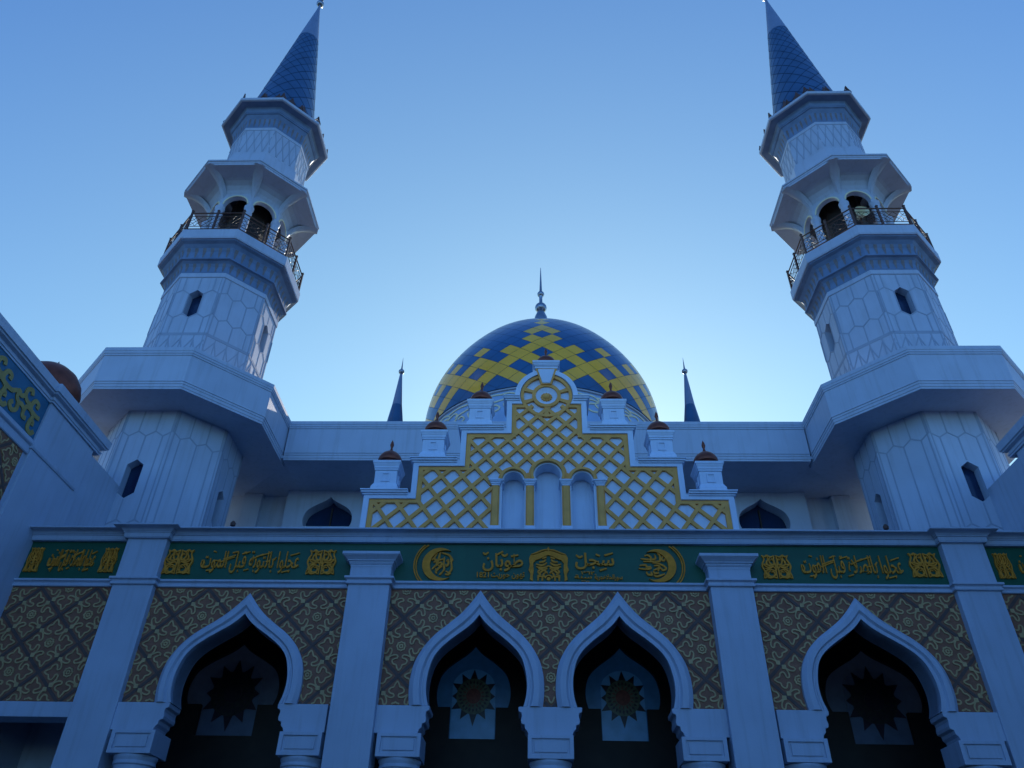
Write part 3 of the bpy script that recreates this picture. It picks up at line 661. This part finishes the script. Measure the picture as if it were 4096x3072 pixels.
for s in (-1, 1):
    o = OW[0 if s < 0 else 1]; cx = s * 6.38
    mb = MB(); mb.prism([o], lambda p: (p[0], 6.90, p[1]), None, 0); w = mb.build('window', PANE, hall)
    m2 = MB(); m2.box(cx - .02, cx + .02, 6.84, 6.9, 11.64, 12.4); m2.build('glazing_bar', DARK, w)
    mb = MB(); lo, hi = sorted((s * 7.70, s * 10.1)); mb.box(lo, hi, 6.9, 7.3, 8.2, 12.83); mb.box(min(s * 8.55, s * 9.1), max(s * 8.55, s * 9.1), 6.7, 6.95, 8.2, 12.82); mb.box(min(s * 7.34, s * 10.1), max(s * 7.34, s * 10.1), 4.62, 7.3, 12.832, 12.92); mb.build('side_wall', WHITE, hall)
mb = MB(); mb.box(-10, 10, 4.85, 24, 13.2, 13.4); mb.box(-7.6, 7.6, 6.6, 18.4, 13.4, 15.2); mb.box(-10, 10, 7.0, 7.2, 8.2, 13.2) ; mb.box(-10, -9.8, 7.2, 24, 0, 13.2); mb.box(9.8, 10, 7.2, 24, 0, 13.2); mb.box(-10, 10, 23.8, 24, 0, 13.2); mb.build('roof', ROOF, hall)  # includes an unseen raised block, added to keep sun off the gallery rings

# ================================================================== MAIN DOME
DC = (0.0, 12.0)
dome = thing('main_dome', 'large blue dome with yellow diamond tile bands and tall metal finial', 'dome', (0, 12, 13.4))
DZ, DH = 17.44, 5.90
UK = [0, .1, .22, .36, .5, .64, .78, .88, .95, .985, 1.0]; RK = [4.64, 4.665, 4.62, 4.43, 4.07, 3.55, 2.86, 2.14, 1.40, .78, .02]
_sp = spline(list(zip(UK, RK)), 12)
def dome_r(u):
    u = max(0, min(1, u))
    for i in range(1, len(_sp)):
        if _sp[i].x >= u:
            a, b = _sp[i - 1], _sp[i]; return a.y + (b.y - a.y) * (u - a.x) / max(b.x - a.x, 1e-9)
    return .02
YEL = {0: {0}, 2: {0}, 3: {1}, 5: {1}, 6: {0, 6}, 7: {1, 3}, 8: {2, 6}, 9: {1, 3, 5}, 10: {0, 4}, 11: {3, 5}, 12: {2, 6}, 13: {1}, -2: {0}}
def fold(c):
    c = abs(c) % 12; return 12 - c if c > 6 else c
DU = 0.0486
rowu = lambda r: 0.640 - DU * r if r >= 0 else 0.640 + 0.36 * (1 - (1 - DU / .36 * .9) ** (-r))
mb = MB(); HA = R(5)
def dpt(c, r, k=1.0):
    u = max(0.0, min(1.0, rowu_f(r))); rr = dome_r(u) * k; a = c * HA
    return (DC[0] + rr * math.sin(a), DC[1] - rr * math.cos(a), DZ + DH * u)
def rowu_f(r):
    i = math.floor(r); return rowu(i) + (rowu(i + 1) - rowu(i)) * (r - i)
for r in range(-16, 15):
    for c in range(72):
        if (c + r) % 2: continue
        y = fold(c) in YEL.get(r, ())
        e = 0.972; vs = []; N = 4
        for i in range(N + 1):
            for j in range(N + 1):
                s, t = (i / N * 2 - 1) * e, (j / N * 2 - 1) * e
                vs.append(dpt(c + (s - t) / 2, min(r + (s + t) / 2, 13.165)))
        fs = [(i * (N + 1) + j, i * (N + 1) + j + 1, (i + 1) * (N + 1) + j + 1, (i + 1) * (N + 1) + j) for i in range(N) for j in range(N)]
        mb.add(vs, fs, 1 if y else 0)
mb.lathe([(dome_r(u / 60) - .018, DZ + DH * u / 60 - .004) for u in range(61)], 96, DC, 2)
mb.build('dome_shell', [BLUETILE, YELLOWTILE, SEAM], dome, smooth=30, merge=False)
mb = MB(); mb.lathe([(4.30, 13.4), (4.54, 16.02), (4.58, 16.02), (4.58, 16.09), (4.54, 16.11), (4.54, 17.40), (4.5, 17.42)], 96, DC); drum = mb.build('drum', DRUMBLUE, dome, smooth=40)
mb = MB(); mb.lathe([(4.53, 17.36), (4.59, 17.365), (4.61, 17.38), (4.61, 17.43), (4.58, 17.438), (4.3, 17.438)], 96, DC); mb.build('rim', WHITE, dome, smooth=40)
mb = MB(); cyl = lambda p, h=0: (DC[0] + (4.543 + h) * math.sin(p[0] / 4.54), DC[1] - (4.543 + h) * math.cos(p[0] / 4.54), p[1])
per = 2 * math.pi * 4.54 / 20
S = [[(.0, .95), (.18, .98), (.34, .90), (.42, .74), (.30, .62), (.36, .46), (.52, .40)], [(.34, .90), (.55, .95), (.78, .98), (1.0, .95)], [(.05, .70), (.2, .78), (.42, .74), (.6, .80), (.7, .68), (.62, .56)], [(.52, .40), (.66, .46), (.72, .60), (.9, .66), (1.05, .70)],
     [(.1, .30), (.22, .22), (.4, .26), (.52, .40)], [(.52, .40), (.64, .24), (.84, .2), (.95, .32), (.86, .48), (.74, .42)], [(.1, .30), (.06, .48), (.16, .58), (.3, .62)]]
for k in range(20):
    for q_ in S: mb.strip([(per * (k - 10 + p[0]), 16.42 + .86 * p[1]) for p in spline([(per * 0 + a, b) for a, b in q_], 5)], .055, cyl, .02)
mb.build('arabesque_band', CREAM, drum)
for k in range(10):
    a0 = R(36 * k); pts = [(-.36, 13.9), (.36, 13.9), (.36, 16.05), (.26, 16.22), (.12, 16.33), (0, 16.42), (-.12, 16.33), (-.26, 16.22), (-.36, 16.05)]
    fn = lambda p, h=0: (DC[0] + (4.55 + h) * math.sin(a0 + p[0] / 4.55), DC[1] - (4.55 + h) * math.cos(a0 + p[0] / 4.55), p[1])
    mb = MB(); mb.prism([pts], lambda p: fn(p, .012), lambda p: fn(p, -.05)); w = mb.build('window', PANE, drum)
    m2 = MB(); m2.strip(pts[1:], .07, fn, .05, 0); m2.build('frame', WHITE, w)
mb = MB(); mb.lathe([(.30, 23.25), (.30, 24.45), (.28, 24.6), (.20, 24.82), (.16, 24.95), (.12, 24.98)], 24, DC); fin = mb.build('finial', STEEL, dome, smooth=40)
mb = MB(); mb.sphere(.265, (*DC, 25.18)); mb.sphere(.16, (*DC, 26.02)); mb.lathe([(.10, 25.38), (.075, 25.55), (.075, 25.82), (.10, 25.88)], 16, DC); mb.build('ball', STEEL, fin, smooth=60)
mb = MB(); mb.lathe([(.09, 26.14), (.062, 26.25), (.04, 26.9), (.012, 27.72)], 12, DC); mb.build('spike', STEEL, fin, smooth=60)

# ---- slim corner spires
sp = thing('corner_spire', 'slim grey-blue corner spire standing left of the main dome', 'spire', (-5.075, 8.0, 13.4), 'slim spires beside the main dome')
x, y, z = sp.location
mb = MB(); mb.lathe([(.44, 13.4), (.31, 16.0), (.262, 16.4), (.178, 16.98)], 24, (x, y)); mb.build('lower_cone', SPIREBLUE, sp, smooth=50)
mb = MB(); mb.lathe([(.176, 16.981), (.045, 18.36), (.03, 18.40)], 24, (x, y)); mb.build('upper_cone', SPIREGREY, sp, smooth=50)
mb = MB(); mb.sphere(.105, (x, y, 18.49), 12); b = mb.build('ball', STEEL, sp, smooth=60)
mb = MB(); mb.lathe([(.035, 18.58), (.02, 18.8), (.004, 19.12)], 10, (x, y)); mb.build('spike', STEEL, b, smooth=60)
copy_tree(sp, 'slim grey-blue corner spire standing right of the main dome', (10.15, 0, 0))

# ================================================================== MINARETS
MX, MY = 10.118, 3.879
min_l = thing('minaret', 'left white minaret with blue conical spire, its inner faces catching the sunlight', 'minaret', (-MX, MY, 0), 'twin minarets flanking the dome')
c0 = (-MX, MY)
def face_fn(k, a):
    th = R(45 * k - 90); n = Vector((math.cos(th), math.sin(th))); t = Vector((-n.y, n.x))
    return lambda p, h=0.0: (c0[0] + n.x * (a + h) + t.x * p[0], c0[1] + n.y * (a + h) + t.y * p[0], p[1])
def hexa(z0, z1, hw, tip): return [(0, z0), (hw, z0 + tip), (hw, z1 - tip), (0, z1), (-hw, z1 - tip), (-hw, z0 + tip)]
def shaft(name, a, z0, z1, win, lines):
    mb = MB(); w = a * T8; wins = []
    for k in range(8):
        fn = face_fn(k, a); loops = [[(-w, z0), (w, z0), (w, z1), (-w, z1)]]
        if win and k % 2 == 0: loops.append(list(reversed(hexa(*win)))); wins.append(fn)
        mb.prism(loops, fn)
        for pl in lines:
            run = []
            P = [p.to_tuple() for p in resample(pl, max(2, int(sum((Vector(pl[i]) - Vector(pl[i - 1])).length for i in range(1, len(pl))) / .04)))]
            for p in P:
                ok = abs(p[0]) <= w - .002 and z0 <= p[1] <= z1 and not (win and k % 2 == 0 and inside(hexa(win[0] - .01, win[1] + .01, win[2] + .01, win[3]), *p))
                if ok: run.append(p)
                else:
                    if len(run) > 1: mb.strip(run, .034, fn, .004, 1)
                    run = []
            if len(run) > 1: mb.strip(run, .034, fn, .004, 1)
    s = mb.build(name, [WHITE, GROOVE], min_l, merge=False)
    for fn in wins:
        m = MB(); h = hexa(*win); n = len(h)
        m.add([fn(p, .004) for p in h] + [fn(p, -.24) for p in h], [(i, (i + 1) % n, n + (i + 1) % n, n + i) for i in range(n)]); wo_ = m.build('window', WHITE, s)
        m = MB(); m.prism([h], lambda p: fn(p, -.235)); m.build('pane', PANE, wo_)
    return s
P_ = .44; LO = [[(s_ * .62, 8.2), (s_ * .62, 12.8)] for s_ in (-1, 1)]
for i in range(-2, 3):
    x = i * P_
    LO += [[(x, 9.72), (x, 12.05)], [(x - P_ / 2, 12.19), (x, 12.05), (x + P_ / 2, 12.19)], [(x + P_ / 2, 12.19), (x + P_ / 2, 12.8)], [(x, 9.72), (x - P_ / 2, 9.58), (x - P_, 9.72)]]
shaft('lower_shaft', 1.61, 0.0, 12.84, (10.28, 11.36, .205, .15), LO)
HI = [[(s_ * .615, 13.4), (s_ * .615, 17.6)] for s_ in (-1, 1)]
for i in range(-2, 3):
    x = i * P_
    HI += [[(x, 17.12), (x, 17.62)], [(x - P_ / 2, 16.97), (x, 17.12), (x + P_ / 2, 16.97)], [(x + P_ / 2, 16.97), (x + P_ / 2, 16.2)], [(x - P_ / 2, 16.2), (x, 16.05), (x + P_ / 2, 16.2)], [(x, 16.05), (x, 15.47)]]
HI += [[(-.66, 17.63), (.66, 17.63)], [(-.66, 15.47), (.66, 15.47)], [(-.66, 15.45), (.66, 15.45)], [(-.66, 15.43), (.66, 15.43)], [(-.66, 15.41), (.66, 15.41)]]
for i in range(-2, 3):
    x = i * .35; HI += [[(x, 15.42), (x, 14.2)], [(x, 15.3), (x - .30, 14.7)], [(x, 15.25), (x + .12, 14.85), (x + .18, 14.4)]]
shaft('upper_shaft', 1.60, 13.3, 17.80, (16.07, 17.12, .20, .15), HI)
W3 = []
for i in range(-5, 6): W3.append([(i * .135 + (-1) ** i * .052 * math.cos(2 * math.pi * (z - 24.02) / 1.21), z) for z in [24.02 + .0605 * j for j in range(21)]])
shaft('lantern_shaft', 1.285, 22.6, 25.40, None, W3)
# gallery ring
mb = MB(); mb.octa([(2.774 + d if d > -1.1 else 1.58, z) for d, z in RINGP], c0); mb.build('gallery_ring', WHITE, min_l, bevel=0.004)
# corbels below the balcony, with painted ochre tongues
mb = MB(); mb.octa([(1.60, 17.62), (1.625, 17.63), (1.625, 17.78), (1.61, 17.80)], c0); mb.build('neck_band', WHITE, min_l)
mb = MB(); cp1 = [(1.615, 17.80), (1.62, 18.04), (1.66, 18.14), (1.72, 18.20), (1.79, 18.225), (1.79, 18.27), (1.74, 18.285), (1.745, 18.56), (1.79, 18.68), (1.87, 18.78), (1.97, 18.83), (1.97, 18.88)]
mb.octa(cp1, c0, 0)
for k in range(8):
    fn = face_fn(k, 0)
    for z0, z1, z2, a in ((17.84, 18.03, 18.14, 1.62), (18.32, 18.55, 18.67, 1.745)):
        w = a * T8; n = 6
        for j in range(n):
            xx = -w + (j + .5) * 2 * w / n; hw = w / n * .42
            mb.add([fn((xx - hw * .3, z0), a + .004), fn((xx + hw * .3, z0), a + .004), fn((xx + hw, z1), a + .006), fn((xx + hw, z2), a + .048), fn((xx - hw, z2), a + .048), fn((xx - hw, z1), a + .006)], [(0, 1, 2, 5), (5, 2, 3, 4)], 1)
mb.build('corbel', [COVE, COVEGOLD], min_l)
mb = MB(); mb.octa([(1.95, 18.87), (2.02, 18.87), (2.02, 18.90), (2.03, 18.905), (2.035, 19.24), (2.0, 19.255), (.4, 19.255)], c0); bal = mb.build('balcony', WHITE, min_l, bevel=0.006)
rl = MB(); ra = 1.96; zb = 19.26
for k in range(8):
    fn = face_fn(k, ra); w = ra * T8
    for z_, r_ in ((19.34, .018), (19.46, .012), (19.90, .012), (20.05, .022)): rl.tube([fn((-w, z_)), fn((w, z_))], r_)
    for i in range(4):
        xm = -w + (i + .5) * w / 2
        hx = w / 4
        rl.tube([fn((xm, 19.46)), fn((xm + .07, 19.60)), fn((xm, 19.68)), fn((xm - .07, 19.60)), fn((xm, 19.46))], .010, 4)
        rl.tube([fn((xm, 19.68)), fn((xm + .07, 19.76)), fn((xm, 19.90)), fn((xm - .07, 19.76)), fn((xm, 19.68))], .010, 4)
        rl.tube([fn((xm - hx, 19.46)), fn((xm - .07, 19.60)), fn((xm - hx, 19.68)), fn((xm - .07, 19.76)), fn((xm - hx, 19.90))], .010, 4)
        rl.tube([fn((xm + hx, 19.46)), fn((xm + .07, 19.60)), fn((xm + hx, 19.68)), fn((xm + .07, 19.76)), fn((xm + hx, 19.90))], .010, 4)
rail = rl.build('railing', RAIL, bal)
for k in range(8):
    for off in (0, 1):
        fn = face_fn(k, ra); w = ra * T8; p = fn((0 if off else w, 0)); m = MB(); m.box(p[0] - .028, p[0] + .028, p[1] - .028, p[1] + .028, 19.25, 20.14); m.box(p[0] - .036, p[0] + .036, p[1] - .036, p[1] + .036, 20.14, 20.17); m.build('post', RAIL, rail)
# arcade of the lookout
AA = 1.22
mb = MB()
for k in range(8):
    f1, f0 = face_fn(k, AA), face_fn(k, AA - .16); w = AA * T8
    o = [(-.385, 21.2), (-.385, 21.34)] + [(p[0], p[1]) for p in arc(0, 21.36, .385, 180, 0, 20, .37)] + [(.385, 21.34), (.385, 21.2)]
    mb.prism([[(-w, 21.2)] + o + [(w, 21.2), (w, 22.3), (-w, 22.3)]], lambda p: f1(p), lambda p: f0(p))
arc_w = mb.build('arcade', WHITE, min_l)
mb = MB()
for k in range(8):
    fn = face_fn(k, AA); mb.strip(arc(0, 21.36, .405, 180, 0, 20, .39), .045, fn, .02); 
mb.build('arch_trim', CREAM, arc_w)
RC = (AA - .05) / math.cos(math.pi / 8)
for k in range(8):
    th = R(45 * k - 90 + 22.5); p = (c0[0] + RC * math.cos(th), c0[1] + RC * math.sin(th))
    m = MB(); m.lathe([(.15, 19.255), (.15, 19.4), (.125, 19.44), (.115, 20.85), (.14, 20.9), (.14, 20.95), (.12, 20.98), (.125, 21.05), (.155, 21.12), (.16, 21.2), (.05, 21.2)], 16, p); m.build('column', WHITE, min_l, smooth=40)
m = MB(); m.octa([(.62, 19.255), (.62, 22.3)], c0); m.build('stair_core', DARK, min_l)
# canopy: flat soffit, curved cove and flared corner ribs
mb = MB(); mb.octa([(AA + .002, 21.86), (1.27, 21.98), (1.36, 22.12), (1.50, 22.22), (1.60, 22.25), (2.02, 22.28), (2.07, 22.285), (2.07, 22.36), (2.085, 22.37), (2.085, 22.42), (2.12, 22.44), (2.12, 22.50), (2.02, 22.52), (1.46, 22.62), (1.46, 22.74), (1.40, 22.75), (1.40, 23.0), (1.0, 23.0)], c0)
can = mb.build('canopy', WHITE, min_l, bevel=0.004)
for k in range(8):
    th = R(45 * k - 90 + 22.5); d = Vector((math.cos(th), math.sin(th))); t = Vector((-d.y, d.x)); m = MB(); rows = []
    for u in range(13):
        v = u / 12; rad = (1.20 + .98 * v ** 1.9) / 1.0 * 1.04; z_ = 21.2 + 1.085 * (1 - (1 - v) ** 1.7); hw = .055 + .16 * v ** 1.5
        pt = Vector(c0) + d * rad
        rows.append([(pt.x - t.x * hw - d.x * .12, pt.y - t.y * hw - d.y * .12, z_ + .05), (pt.x - t.x * hw * .5, pt.y - t.y * hw * .5, z_), (pt.x + t.x * hw * .5, pt.y + t.y * hw * .5, z_), (pt.x + t.x * hw - d.x * .12, pt.y + t.y * hw - d.y * .12, z_ + .05)])
    m.loft(rows); m.build('rib', WHITE, can, smooth=60)
mb = MB(); mb.octa([(1.46, 22.62), (1.40, 23.78), (1.34, 23.80), (1.34, 23.94), (1.30, 23.98)], c0)
mb.build('lantern_base', WHITE, min_l, bevel=0.004)
# eave under the spire
mb = MB(); mb.octa([(1.286, 25.24), (1.30, 25.245), (1.30, 25.38), (1.29, 25.40)], c0); mb.build('neck_band', WHITE, min_l)
mb = MB(); mb.octa([(1.29, 25.40), (1.305, 25.66), (1.34, 25.85), (1.42, 26.0), (1.46, 26.02), (1.46, 26.06), (1.48, 26.08), (1.50, 26.22), (1.54, 26.27), (1.78, 26.30)], c0, 0); 
for k in range(8):
    fn = face_fn(k, 0); w = 1.30 * T8
    for j in range(6):
        xx = -w + (j + .5) * 2 * w / 6; hw = w / 6 * .4; mb.add([fn((xx - hw * .3, 25.46), 1.297), fn((xx + hw * .3, 25.46), 1.297), fn((xx + hw, 25.66), 1.309), fn((xx + hw, 25.84), 1.344), fn((xx - hw, 25.84), 1.344), fn((xx - hw, 25.66), 1.309)], [(0, 1, 2, 5), (5, 2, 3, 4)], 1)
mb.build('eave_cove', [COVE, COVEGOLD], min_l)
mb = MB(); mb.octa([(1.76, 26.295), (1.80, 26.30), (1.83, 26.32), (1.835, 26.43), (1.78, 26.45), (1.2, 26.50)], c0); ev = mb.build('eave', WHITE, min_l, bevel=0.004)
for k in range(8):
    for corner in (0, 1):
        fn = face_fn(k, 1.74); w = 1.74 * T8; x = w * .98 if corner else 0; s_ = .10 if not corner else .12
        m = MB(); lp_ = [(x - s_, 26.44), (x - s_ * .9, 26.52), (x - s_ * .35, 26.66), (x, 26.80), (x + s_ * .35, 26.66), (x + s_ * .9, 26.52), (x + s_, 26.44)]
        m.strip([p.to_tuple() for p in spline(lp_, 3)], .035, fn, .035); m.strip([(x, 26.44), (x, 26.72)], .03, fn, .03); m.strip([(x - .07, 26.5), (x + .07, 26.6)], .02, fn, .025); m.strip([(x + .07, 26.5), (x - .07, 26.6)], .02, fn, .026); m.build('crest', RAIL, ev)
# spire
SB, ST, ZB = 1.36, 36.5, 26.45
cone_r = lambda z: SB * (ST + .12 - z) / (ST + .12 - ZB)
mb = MB(); NC = 12; ZS = 33.4
rows_z = [ZB]
while rows_z[-1] < ZS: rows_z.append(rows_z[-1] + max(.10, .40 * (cone_r(rows_z[-1]) / SB) ** .5))
cz = lambda r: rows_z[max(0, min(len(rows_z) - 1, int(math.floor(r))))] + ((rows_z[min(len(rows_z) - 1, int(math.floor(r)) + 1)] - rows_z[max(0, min(len(rows_z) - 1, int(math.floor(r))))]) * (r - math.floor(r)) if 0 <= r < len(rows_z) - 1 else 0)
for r in range(0, len(rows_z)):
    for c in range(2 * NC):
        if (c + r) % 2: continue
        vs = []; e = .955; N = 2
        for i in range(N + 1):
            for j in range(N + 1):
                s, t = (i / N * 2 - 1) * e, (j / N * 2 - 1) * e; rr = max(0.0, min(len(rows_z) - 1.001, r + (s + t) / 2)); zz = cz(rr); a = (c + (s - t) / 2) * math.pi / NC; q_ = cone_r(zz) + .012 * (0.5 - (s + t) / 4)
                vs.append((c0[0] + q_ * math.sin(a), c0[1] - q_ * math.cos(a), zz))
        mb.add(vs, [(i * 3 + j, i * 3 + j + 1, (i + 1) * 3 + j + 1, (i + 1) * 3 + j) for i in range(2) for j in range(2)], 0)
mb.lathe([(cone_r(ZB) - .012, ZB), (cone_r(ZS) - .012, ZS)], 64, c0, 1)
spire = mb.build('spire', [SPIREBLUE, SPIRESEAM], min_l, smooth=30, merge=False)
mb = MB(); mb.lathe([(cone_r(ZS - .02) + .012, ZS - .02), (cone_r(36.0), 36.0), (.045, 36.4), (.04, 36.5)], 32, c0); mb.build('spire_tip', SPIREGREY, spire, smooth=50)
mb = MB(); mb.sphere(.17, (*c0, 36.62), 12); mb.sphere(.10, (*c0, 37.0), 10); mb.lathe([(.05, 36.7), (.03, 37.1), (.004, 38.0)], 10, c0); mb.build('finial', STEEL, spire, smooth=60)
mb = MB()
for k in range(16):
    a = 2 * math.pi * (k + .5) / 16; d = Vector((math.cos(a), math.sin(a))); t = Vector((-d.y, d.x)); q_ = SB + .03
    fn = lambda p, h=0: (c0[0] + d.x * (q_ + h - (p[1] - 26.45) * .13) + t.x * p[0], c0[1] + d.y * (q_ + h - (p[1] - 26.45) * .13) + t.y * p[0], p[1])
    pts = [(-.26, 26.45), (.26, 26.45), (.25, 26.80), (.20, 26.90), (.14, 27.06), (.15, 27.22), (.07, 27.36), (0, 27.62), (-.07, 27.36), (-.15, 27.22), (-.14, 27.06), (-.20, 26.98), (-.25, 26.85)]
    mb.prism([pts], lambda p: fn(p, .03), lambda p: fn(p, 0))
mb.build('leaf_crown', RAIL, spire)
min_r = copy_tree(min_l, 'right white minaret with blue conical spire, its outer faces in shade', (2 * MX, 0, 0))

# ================================================================== SIDE WINGS
def wing(s):
    nm = 'left' if s < 0 else 'right'
    w = thing('wing_building', 'white side wing with blue scrollwork frieze at the far left edge' if s < 0 else 'white side wing whose cornice end shows at the right edge', 'building', (s * 10.33, 0, 0), 'side wings of the courtyard')
    X = 10.33; Y0, Y1 = -26.0, 2.26
    fx = lambda p, h=0: (s * (X - h), p[0], p[1])             # p = (y, z); h towards the courtyard
    mb = MB(); mb.box(min(s * X, s * (X + 6)), max(s * X, s * (X + 6)), Y0, Y1, 0, 10.6); mb.build('wall', WHITE, w)
    pr = [(-.1, 10.66), (.03, 10.66), (.03, 10.70), (.05, 10.71), (.05, 10.74), (.02, 10.745), (.02, 10.80), (.05, 10.81), (.10, 10.83), (.11, 10.86), (.14, 10.87), (.15, 11.05), (-.1, 11.06)]
    path = [(Y0, X), (-1.14, X), (-1.14, X - .07), (.92, X - .07), (.92, X + .5)]
    mb = MB(); mb.sweep(path, [(d, z) for d, z in pr], lambda a, b, z: (s * b, a, z)); mb.build('cornice', WHITE, w, bevel=.004)
    mb = MB(); lo, hi = sorted((s * (X - .06), s * (X + .3))); mb.box(lo, hi, -1.13, .75, 0.0, 10.66); p = mb.build('pier', WHITE, w, bevel=.01)
    mb = MB(); mb.box(min(s * (X + .1), s * (X + 6)), max(s * (X + .1), s * (X + 6)), Y0, .9, 10.6, 11.0); mb.build('roof', ROOF, w)
    st = [(-.1, 9.42), (.03, 9.42), (.045, 9.44), (.045, 9.52), (.025, 9.53), (.025, 9.60), (.06, 9.62), (.075, 9.64), (.075, 9.72), (-.1, 9.72)]
    mb = MB(); mb.sweep([(Y0, X), (-1.145, X)], st, lambda a, b, z: (s * b, a, z)); mb.build('string_course', WHITE, w, bevel=.004)
    mb = MB(); mb.sweep([(-1.16, X - .062), (.60, X - .062)], [(-.1, 9.56), (.02, 9.56), (.035, 9.60), (.035, 9.66), (-.1, 9.67)], lambda a, b, z: (s * b, a, z)); mb.build('band', WHITE, w)
    mb = MB(); mb.prism([[(Y0, 9.72), (-1.14, 9.72), (-1.14, 10.66), (Y0, 10.66)]], lambda p: fx(p, .012), lambda p: fx(p, -.1), 0)
    sc_ = [[(.0, .12), (.06, .02), (.2, .05), (.22, .25), (.14, .3), (.12, .2)], [(.22, .25), (.2, .42), (.3, .5), (.36, .62), (.3, .8), (.18, .78), (.18, .66)], [(.0, .5), (.12, .48), (.3, .5)], [(.3, .5), (.45, .5), (.5, .36), (.46, .2), (.36, .22)],
           [(.36, .62), (.5, .6), (.62, .7), (.62, .88), (.5, .95), (.45, .84)], [(.5, .36), (.62, .42), (.72, .4), (.82, .5), (.8, .7)], [(.62, .7), (.72, .6), (.86, .62), (1.0, .5)], [(.72, .4), (.7, .2), (.82, .1), (.92, .2), (.86, .3)]]
    for k in range(9):
        for q_ in sc_: mb.strip([p.to_tuple() for p in spline([(-1.24 - 1.0 * k - a * 1.0, 9.80 + b * .78) for a, b in q_], 5)], .09, lambda p, h: fx(p, .012 + h), .02, 1)
    mb.build('scroll_frieze', [BLUEPANEL, SCROLL], w, merge=False)
    mb = MB(); mb.prism([[(Y0, 7.2), (-1.25, 7.2), (-1.25, 9.42), (Y0, 9.42)]], lambda p: fx(p, .01), lambda p: fx(p, -.1), 0)
    tracery(mb, -9, -1.25, 7.2, 9.42, [], lambda p, h: fx(p, .01 + h), 1, ox=-1.9, oz=8.6); mb.build('tiled_panel', [BROWN, TRACERY, WHITE, FRAMEBAND], w, merge=False)
    return w
wing(-1); wing(1)
# copper dome on the left wing's roof
cd = thing('roof_dome', 'dark copper onion dome rising behind the left wing cornice', 'dome', (-11.55, 0.15, 11.0))
x, y, z = cd.location
mb = MB(); mb.lathe([(.50, 11.0), (.50, 11.35), (.55, 11.38), (.55, 11.42)], 28, (x, y)); mb.build('base', WHITE, cd, smooth=40)
mb = MB(); mb.lathe([(.50, 11.40), (.64, 11.54), (.73, 11.74), (.74, 11.92), (.68, 12.16), (.54, 12.37), (.36, 12.51), (.16, 12.58), (.03, 12.62)], 36, (x, y)); dm = mb.build('shell', COPPER, cd, smooth=60)
mb = MB(); flame(mb, x, y, 12.60, .18); mb.build('finial', COPPER, dm, smooth=50)

# ================================================================== small fittings
def floodlight(x, label):
    t = thing('floodlight', label, 'floodlight', (x, -0.10, 8.32), 'little floodlights on the porch cornice')
    m = MB(); m.box(x - .012, x + .012, -.112, -.088, 8.32, 8.40); m.build('bracket', RAIL, t)
    m = MB(); m.lathe([(.012, 8.39), (.05, 8.41), (.055, 8.46), (.03, 8.50), (.004, 8.52)], 14, (x, -.10)); m.build('lamp_head', RAIL, t, smooth=50)
floodlight(-6.28, 'tiny dark floodlight on the cornice right of the left outer pilaster')
floodlight(6.56, 'tiny dark floodlight on the cornice left of the right outer pilaster')
hx, hy, hz = MX + .02, MY - 1.02, 20.86
t = thing('loudspeaker', 'white horn loudspeaker in the front arch of the right minaret lookout', 'loudspeaker', (hx, hy, hz))
m = MB(); m.loft([[(hx + r_ * math.cos(2 * math.pi * j / 24), hy + y_, hz + r_ * math.sin(2 * math.pi * j / 24)) for j in range(24)] for r_, y_ in ((.225, -.16), (.235, -.15), (.19, -.08), (.12, .02), (.07, .14), (.05, .2), (.001, .2))], True); m.build('horn', CREAM, t, smooth=50)
m = MB(); m.box(hx - .02, hx + .02, hy + .05, hy + .09, 19.255, hz - .06); m.build('stand', RAIL, t)
